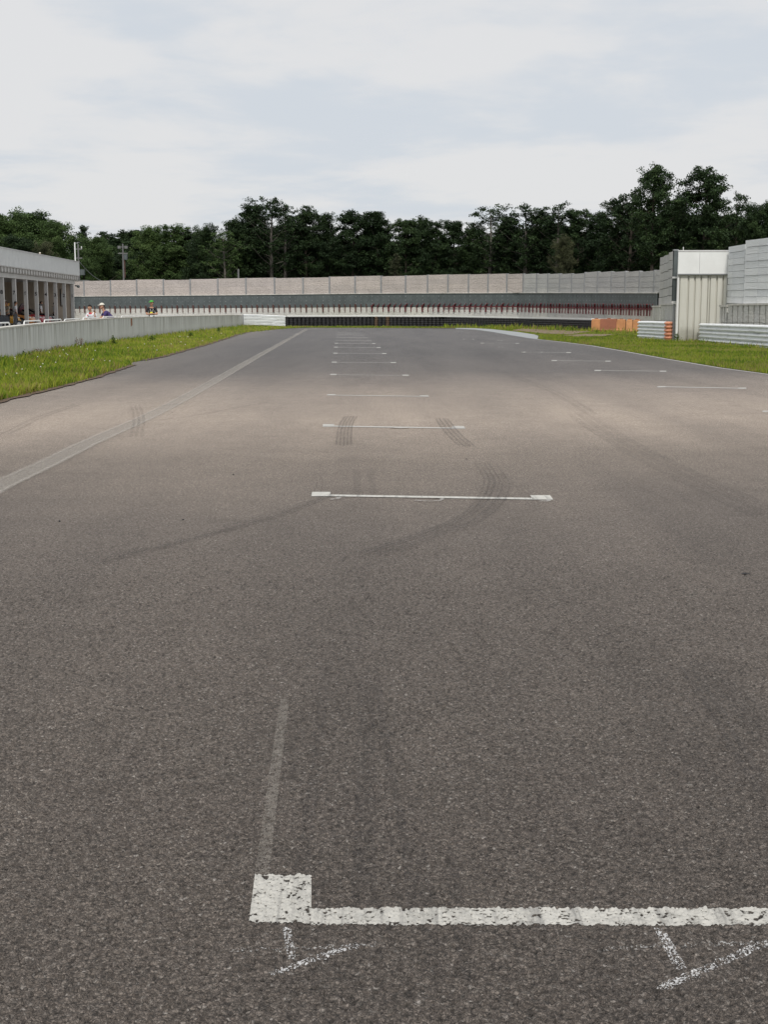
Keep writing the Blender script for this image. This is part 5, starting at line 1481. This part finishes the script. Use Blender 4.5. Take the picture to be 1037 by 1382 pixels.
# ------------------------------------------------------------------ people
MATS['skin'] = simple('skin', (0.42, 0.235, 0.155), 0.6, 0, 0.08)
for nm, c in {'white_shirt': (0.70, 0.70, 0.72), 'purple_shirt': (0.055, 0.040, 0.13), 'black_shirt': (0.014, 0.014, 0.017), 'beige_shirt': (0.42, 0.38, 0.30), 'red_collar': (0.62, 0.05, 0.09),
              'grey_trousers': (0.15, 0.145, 0.14), 'dark_trousers': (0.03, 0.03, 0.035), 'hair': (0.013, 0.011, 0.010), 'white_cap': (0.62, 0.60, 0.52), 'green_cap': (0.07, 0.33, 0.06), 'yellow_print': (0.66, 0.60, 0.05), 'shoe': (0.05, 0.05, 0.05), 'red_shirt': (0.5, 0.06, 0.04)}.items():
    MATS[nm] = simple(nm, c, 0.85, 0, 0.08)
def skin_mesh(verts, radii, edges, name, mat, root=0, sub=1):
    me = bpy.data.meshes.new('sk'); me.from_pydata([tuple(v) for v in verts], edges, [])
    o = bpy.data.objects.new('sk', me); COL.objects.link(o)
    o.modifiers.new('s', 'SKIN')
    for i, r_ in enumerate(radii):
        sv = me.skin_vertices[0].data[i]; sv.radius = (r_, r_) if isinstance(r_, (int, float)) else r_
        sv.use_root = (i == root)
    md = o.modifiers.new('u', 'SUBSURF'); md.levels = sub; md.render_levels = sub
    dg = bpy.context.evaluated_depsgraph_get(); dg.update()
    out = bpy.data.meshes.new_from_object(o.evaluated_get(dg)); bpy.data.objects.remove(o)
    out.name = name; out.materials.clear(); out.materials.append(MATS[mat])
    out.polygons.foreach_set('use_smooth', [True] * len(out.polygons))
    return out
def person(loc, rz, label, top, legs, lean=0.0, arms='down', hair='hair', cap=None, extra=None, scale=1.0, head_turn=0.0, group='people around the pits', long_sleeve=False):
    r = empty('person', loc, rz, label=label, cat='person', group=group)
    r.scale = (scale,) * 3
    pel = Vector((0, 0, 0.92)); up = Vector((0, math.sin(lean), math.cos(lean))); fw = Vector((0, math.cos(lean), -math.sin(lean)))
    wst = pel + up * 0.16; che = pel + up * 0.36; nkb = pel + up * 0.52; nk = pel + up * 0.58 + Vector((0, 0.01, 0)); 
    hd = nk + Vector((0, 0.03 + 0.03 * math.sin(lean), 0.15))
    J = {}
    for s_, nm in ((-1, 'l'), (1, 'r')):
        J['sh' + nm] = pel + up * 0.49 + Vector((s_ * 0.18, 0, 0))
        if arms == 'down':
            el_ = J['sh' + nm] + Vector((s_ * 0.05, -0.02, -0.27)); wr = el_ + Vector((0, 0.09, -0.24))
        elif arms == 'rest':   # both forearms on the wall in front
            el_ = J['sh' + nm] + Vector((s_ * 0.07, 0.10, -0.25)); wr = el_ + Vector((-s_ * 0.20, 0.16, 0.02))
        elif arms == 'raise':
            if s_ < 0: el_ = J['sh' + nm] + Vector((-0.10, 0.12, -0.22)); wr = el_ + Vector((-0.03, 0.08, 0.24))
            else: el_ = J['sh' + nm] + Vector((0.06, 0.10, -0.25)); wr = el_ + Vector((-0.15, 0.18, 0.0))
        elif arms == 'reach':
            el_ = J['sh' + nm] + Vector((s_ * 0.04, 0.16, -0.22)); wr = el_ + Vector((0, 0.22, -0.06))
        J['el' + nm] = el_; J['wr' + nm] = wr
        J['hi' + nm] = pel + Vector((s_ * 0.09, 0, -0.05)); J['kn' + nm] = Vector((s_ * 0.11, 0.03, 0.49)); J['an' + nm] = Vector((s_ * 0.12, -0.02, 0.08)); J['to' + nm] = Vector((s_ * 0.14, 0.15, 0.035))
    vv = [pel, wst, che, nkb, nk, hd]; rad = [(0.13, 0.105), (0.125, 0.095), (0.15, 0.11), (0.10, 0.08), 0.052, 0.06]; ed = [(0, 1), (1, 2), (2, 3), (3, 4), (4, 5)]
    for nm in 'lr':
        k = len(vv); vv += [J['sh' + nm], J['el' + nm], J['wr' + nm], J['wr' + nm] + (J['wr' + nm] - J['el' + nm]).normalized() * 0.07]
        rad += [0.062, 0.042, 0.030, (0.038, 0.020)]; ed += [(3, k), (k, k + 1), (k + 1, k + 2), (k + 2, k + 3)]
        k = len(vv); vv += [J['hi' + nm], J['kn' + nm], J['an' + nm], J['to' + nm]]; rad += [0.092, 0.060, 0.040, 0.038]; ed += [(0, k), (k, k + 1), (k + 1, k + 2), (k + 2, k + 3)]
    bm_ = skin_mesh(vv, rad, ed, 'body', 'skin')
    # head with nose and ears, fingers: merged into the body mesh
    m = MB(); rot = Matrix.Rotation(head_turn, 3, 'Z')
    hc = hd + Vector((0, 0.01, 0.03))
    m.ball(hc, 0.076, 0.095, 0.115, 14, 10, rot=rot)
    m.ball(hc + rot @ Vector((0, 0.045, -0.06)), 0.05, 0.045, 0.045, 10, 6, rot=rot)
    m.ball(hc + rot @ Vector((0, 0.10, -0.015)), 0.014, 0.02, 0.022, 6, 5, rot=rot)
    for s_ in (-1, 1): m.ball(hc + rot @ Vector((s_ * 0.078, 0, -0.01)), 0.010, 0.02, 0.03, 6, 5, rot=rot)
    for s_, nm in ((-1, 'l'), (1, 'r')):
        d = (J['wr' + nm] - J['el' + nm]).normalized(); pe = J['wr' + nm] + d * 0.085
        side = d.cross(Vector((0, 0, 1)));  side = side.normalized() if side.length > 0.1 else Vector((1, 0, 0)); dn = side.cross(d).normalized()
        for f, L in zip((-1.5, -0.5, 0.5, 1.5), (0.055, 0.072, 0.076, 0.066)):
            b_ = pe + side * f * 0.018; m.tube([b_ - d * 0.02, b_ + d * L * 0.5, b_ + d * L * 0.85 - dn * L * 0.35], [0.009, 0.0085, 0.006], 5)
        b_ = J['wr' + nm] + d * 0.03 + side * 0.03 * s_; m.tube([b_, b_ + side * 0.03 * s_ + d * 0.03, b_ + side * 0.035 * s_ + d * 0.06], [0.011, 0.010, 0.007], 5)
    b2 = m.mesh('h', 'skin', True); bmx = bmesh.new(); bmx.from_mesh(bm_); bmx.from_mesh(b2); bmx.to_mesh(bm_); bmx.free()
    obj('body', bm_, r)
    m = MB()
    for s_ in (-1, 1): m.ball(hc + rot @ Vector((s_ * 0.031, 0.086, 0.012)), 0.010, 0.006, 0.006, 6, 4, rot=rot)
    m.build('eyes', 'hair', r)
    m = MB(); m.ball(hc + rot @ Vector((0, 0.088, -0.062)), 0.022, 0.006, 0.005, 6, 4, rot=rot); m.build('mouth', 'red_collar', r)
    # shirt
    sv = [pel - up * 0.02, wst, che, nkb - up * 0.01]; sr = [(0.150, 0.122), (0.146, 0.112), (0.168, 0.126), (0.11, 0.09)]; se = [(0, 1), (1, 2), (2, 3)]
    for nm in 'lr':
        k = len(sv); sv += [J['sh' + nm], J['sh' + nm].lerp(J['el' + nm], 0.75)]; sr += [0.078, 0.064]; se += [(3, k), (k, k + 1)]
        if long_sleeve: sv.append(J['wr' + nm]); sr.append(0.045); se.append((k + 1, k + 2))
    obj('shirt', skin_mesh(sv, sr, se, 'shirt', top), r)
    tv = [pel + up * 0.03]; tr_ = [(0.145, 0.115)]; te = []
    for nm in 'lr':
        k = len(tv); tv += [J['hi' + nm] + Vector((0, 0, -0.03)), J['kn' + nm], J['an' + nm] + Vector((0, 0, 0.02))]; tr_ += [0.105, 0.076, 0.064]; te += [(0, k), (k, k + 1), (k + 1, k + 2)]
    obj('trousers', skin_mesh(tv, tr_, te, 'trousers', legs), r)
    for s_, nm in ((-1, 'l'), (1, 'r')):
        m = MB(); a = J['an' + nm]; m.ball((a.x, a.y + 0.07, 0.045), 0.052, 0.145, 0.055, 10, 6); m.build('shoe', 'shoe', r)
    # hair / cap
    m = MB(); c = hc + rot @ Vector((0, -0.014, 0.022)); m.ball(c, 0.086, 0.114, 0.110, 14, 10, rot=rot)
    me = m.mesh('hair', hair, True)
    bmx = bmesh.new(); bmx.from_mesh(me)
    dl = []
    for v in bmx.verts:
        q = rot.inverted() @ (v.co - c)
        if q.z < -0.05 or (q.y > 0.045 and q.z < 0.030): dl.append(v)
    bmesh.ops.delete(bmx, geom=dl, context='VERTS'); bmx.to_mesh(me); bmx.free()
    obj('hair', me, r)
    if cap:
        m = MB(); c = hc + rot @ Vector((0, -0.008, 0.055)); m.ball(c, 0.094, 0.108, 0.088, 14, 8, rot=rot); me = m.mesh('cap', cap, True)
        bmx = bmesh.new(); bmx.from_mesh(me); bmesh.ops.delete(bmx, geom=[v for v in bmx.verts if (rot.inverted() @ (v.co - c)).z < -0.01], context='VERTS'); bmx.to_mesh(me); bmx.free()
        co_ = obj('cap', me, r)
        m = MB(); pts = [rot @ Vector(p) for p in ((-0.085, 0.05, 0.0), (0.085, 0.05, 0.0), (0.06, 0.175, -0.015), (-0.06, 0.175, -0.015))]
        m.hexa([c + p for p in pts], [c + p + Vector((0, 0, 0.012)) for p in pts]); m.build('cap_peak', cap, co_)
    if extra: extra(r, pel, up, fw, J, nkb)
    return r
def face_cam(x, y, extra=0.0): # rotation so the person's +y points at the camera, plus offset
    return math.atan2(x, -y) + extra if False else math.atan2(-(0 - x), (0 - y)) + extra
def wall_person(px, back=0.42):
    p, h_ = wall_at(px); return p + Vector((-RN.x, -RN.y, 0)) * back * 0 + Vector((0, back, 0)), h_
def green_extra(r, pel, up, fw, J, nkb):
    for (du, dx, w2, h2, mat, nm) in ((0.33, 0.02, 0.075, 0.055, 'yellow_print', 'shirt_print'), (0.17, 0.04, 0.055, 0.06, 'white_shirt', 'name_badge')):
        c = pel + up * du + fw * 0.135 + Vector((dx, 0, 0)); m = MB()
        m.ball(c, w2, 0.03, h2, 8, 6) if nm == 'shirt_print' else m.hexa([c + Vector((-w2, 0, -h2)), c + Vector((w2, 0, -h2)), c + Vector((w2, -0.02, -h2)), c + Vector((-w2, -0.02, -h2))], [c + Vector((-w2, 0, h2)), c + Vector((w2, 0, h2)), c + Vector((w2, -0.02, h2)), c + Vector((-w2, -0.02, h2))])
        m.build(nm, mat, r)
    m = MB(); a = nkb + fw * 0.09; b = pel + up * 0.22 + fw * 0.14
    m.bar(a + Vector((-.07, 0, 0)), b, 0.014); m.bar(a + Vector((.07, 0, 0)), b, 0.014); m.build('lanyard', 'white_shirt', r)
def red_extra(r, pel, up, fw, J, nkb):
    m = MB(); m.ball(nkb + up * 0.0, 0.115, 0.095, 0.055, 12, 6); m.build('collar', 'red_collar', r)
    m = MB(); m.ball(J['shr'] + Vector((0, 0.02, -0.05)), 0.078, 0.07, 0.05, 8, 5); m.build('sleeve_trim', 'red_collar', r)
# scale persons so that they meet the photo: head top given in px
def behind_wall(px, off):
    y = 25.0
    while y < 110:
        q = V(px, 419, y); P = Vector((q.x, q.y)); best = 1e9; side = 0
        for a, b in zip(wall_pts, wall_pts[1:]):
            a2, b2 = Vector(a[:2]), Vector(b[:2]); d = b2 - a2; t = max(0, min(1, (P - a2).dot(d) / d.dot(d)))
            c = a2 + d * t; l = (P - c).length
            if l < best: best = l; side = (d.x * (P.y - c.y) - d.y * (P.x - c.x))
        if side > 0 and best >= off: return y
        y += 0.1
    return y
def place_person(px, ytop, Y, rz, **k):
    top = V(px, ytop, Y); k.pop('nat', 0); nat = 0.92 + 0.58 * math.cos(k.get('lean', 0)) + 0.295 + (0.02 if k.get('cap') else 0)
    base = k.pop('z', 0.0)
    s_ = (top.z - base) / nat
    return person((top.x, Y, base), rz, scale=s_, **k)
place_person(204.0, 405.2, behind_wall(204, 0.62), R(180 + 12), z=-0.15, label='man in a green cap and black shirt resting his arms on the wall', top='black_shirt', legs='dark_trousers', lean=0.22, arms='rest', cap='green_cap', extra=green_extra, head_turn=R(-35))
place_person(153.5, 408.9, behind_wall(153.5, 0.70), R(90 + 22), z=-0.15, label='man in a purple shirt and pale cap leaning over the wall', top='purple_shirt', legs='dark_trousers', lean=0.80, arms='reach', cap='white_cap', head_turn=R(25))
place_person(128, 411.6, behind_wall(128, 0.75), R(180 - 25), z=-0.15, label='man in a white shirt with red collar raising one hand at the wall', top='white_shirt', legs='grey_trousers', lean=0.55, arms='raise', extra=red_extra, head_turn=R(10))
def gpy(px, dl): return lat_y(px, GL + dl)
place_person(19.8, 406.8, gpy(19.8, -0.2) - 1.0, R(-60), label='man in a white shirt and grey trousers by column seven', top='white_shirt', legs='grey_trousers', arms='down')
place_person(9.2, 407.2, gpy(9.2, -0.7), R(150), label='person in a beige shirt between columns eight and seven', top='beige_shirt', legs='dark_trousers', arms='reach')
place_person(54.4, 406.8, gpy(54.4, -0.9), R(-80), label='man in a white shirt standing between columns five and four', top='white_shirt', legs='dark_trousers', arms='down')
place_person(72.6, 408.0, gpy(72.6, -1.4), R(-60), label='dark haired person half hidden behind column three', top='white_shirt', legs='dark_trousers', arms='down')
place_person(31.5, 410.0, gpy(31.5, -2.5), R(-70), label='person in a red shirt behind the raised yellow bonnet', top='red_shirt', legs='dark_trousers', arms='reach')
place_person(6.2, 404.6, gpy(6.2, -1.8), R(200), label='person in a white cap at the far left garage bay', top='purple_shirt', legs='dark_trousers', arms='down', cap='white_cap')
tp5 = gw(-1.2, 0, 0)
py_r = lat_y(53.5, GL - 1.0)
place_person(53.5, 340.6, py_r, R(190), z=3.99, nat=1.74, label='person in a pale hat looking over the garage roof parapet', top='red_shirt', legs='dark_trousers', arms='down', cap='white_cap')

# motorbike-like clutter by column eight: parked scooter
sc = empty('scooter', V(11.5, 419, gpy(11.5, 0.7)).xy.to_3d(), ROADROT + 0.5, label='black and white scooter parked before columns eight and seven', cat='scooter')
for x_ in (-0.6, 0.6):
    m = MB(); m.tube([(x_, -0.05, 0.26), (x_, 0.05, 0.26)], 0.26, 16); wo_ = m.build('wheel', 'tyre', sc)
    m = MB(); m.tube([(x_, -0.055, 0.26), (x_, 0.055, 0.26)], 0.14, 12); m.build('rim', 'steel_post', wo_)
m = MB(); m.hexa([(-0.75, -0.14, 0.45), (0.0, -0.14, 0.30), (0.0, 0.14, 0.30), (-0.75, 0.14, 0.45)], [(-0.80, -0.12, 0.78), (-0.05, -0.13, 0.76), (-0.05, 0.13, 0.76), (-0.80, 0.12, 0.78)])
m.hexa([(0.32, -0.17, 0.30), (0.44, -0.17, 0.30), (0.44, 0.17, 0.30), (0.32, 0.17, 0.30)], [(0.38, -0.15, 0.95), (0.48, -0.12, 0.95), (0.48, 0.12, 0.95), (0.38, 0.15, 0.95)])
m.box(-0.05, 0.36, -0.13, 0.13, 0.28, 0.33); m.build('bodywork', 'black_car', sc)
m = MB(); m.hexa([(-0.78, -0.12, 0.785), (-0.08, -0.13, 0.765), (-0.08, 0.13, 0.765), (-0.78, 0.12, 0.785)], [(-0.74, -0.10, 0.86), (-0.12, -0.11, 0.84), (-0.12, 0.11, 0.84), (-0.74, 0.10, 0.86)]); m.build('seat', 'black_print', sc)
m = MB(); m.tube([(0.6, 0, 0.26), (0.46, 0, 0.95), (0.40, 0, 1.06)], 0.03, 8); m.tube([(0.36, -0.30, 1.08), (0.40, 0, 1.06), (0.36, 0.30, 1.08)], 0.018, 8); m.build('handlebar', 'black_print', sc)
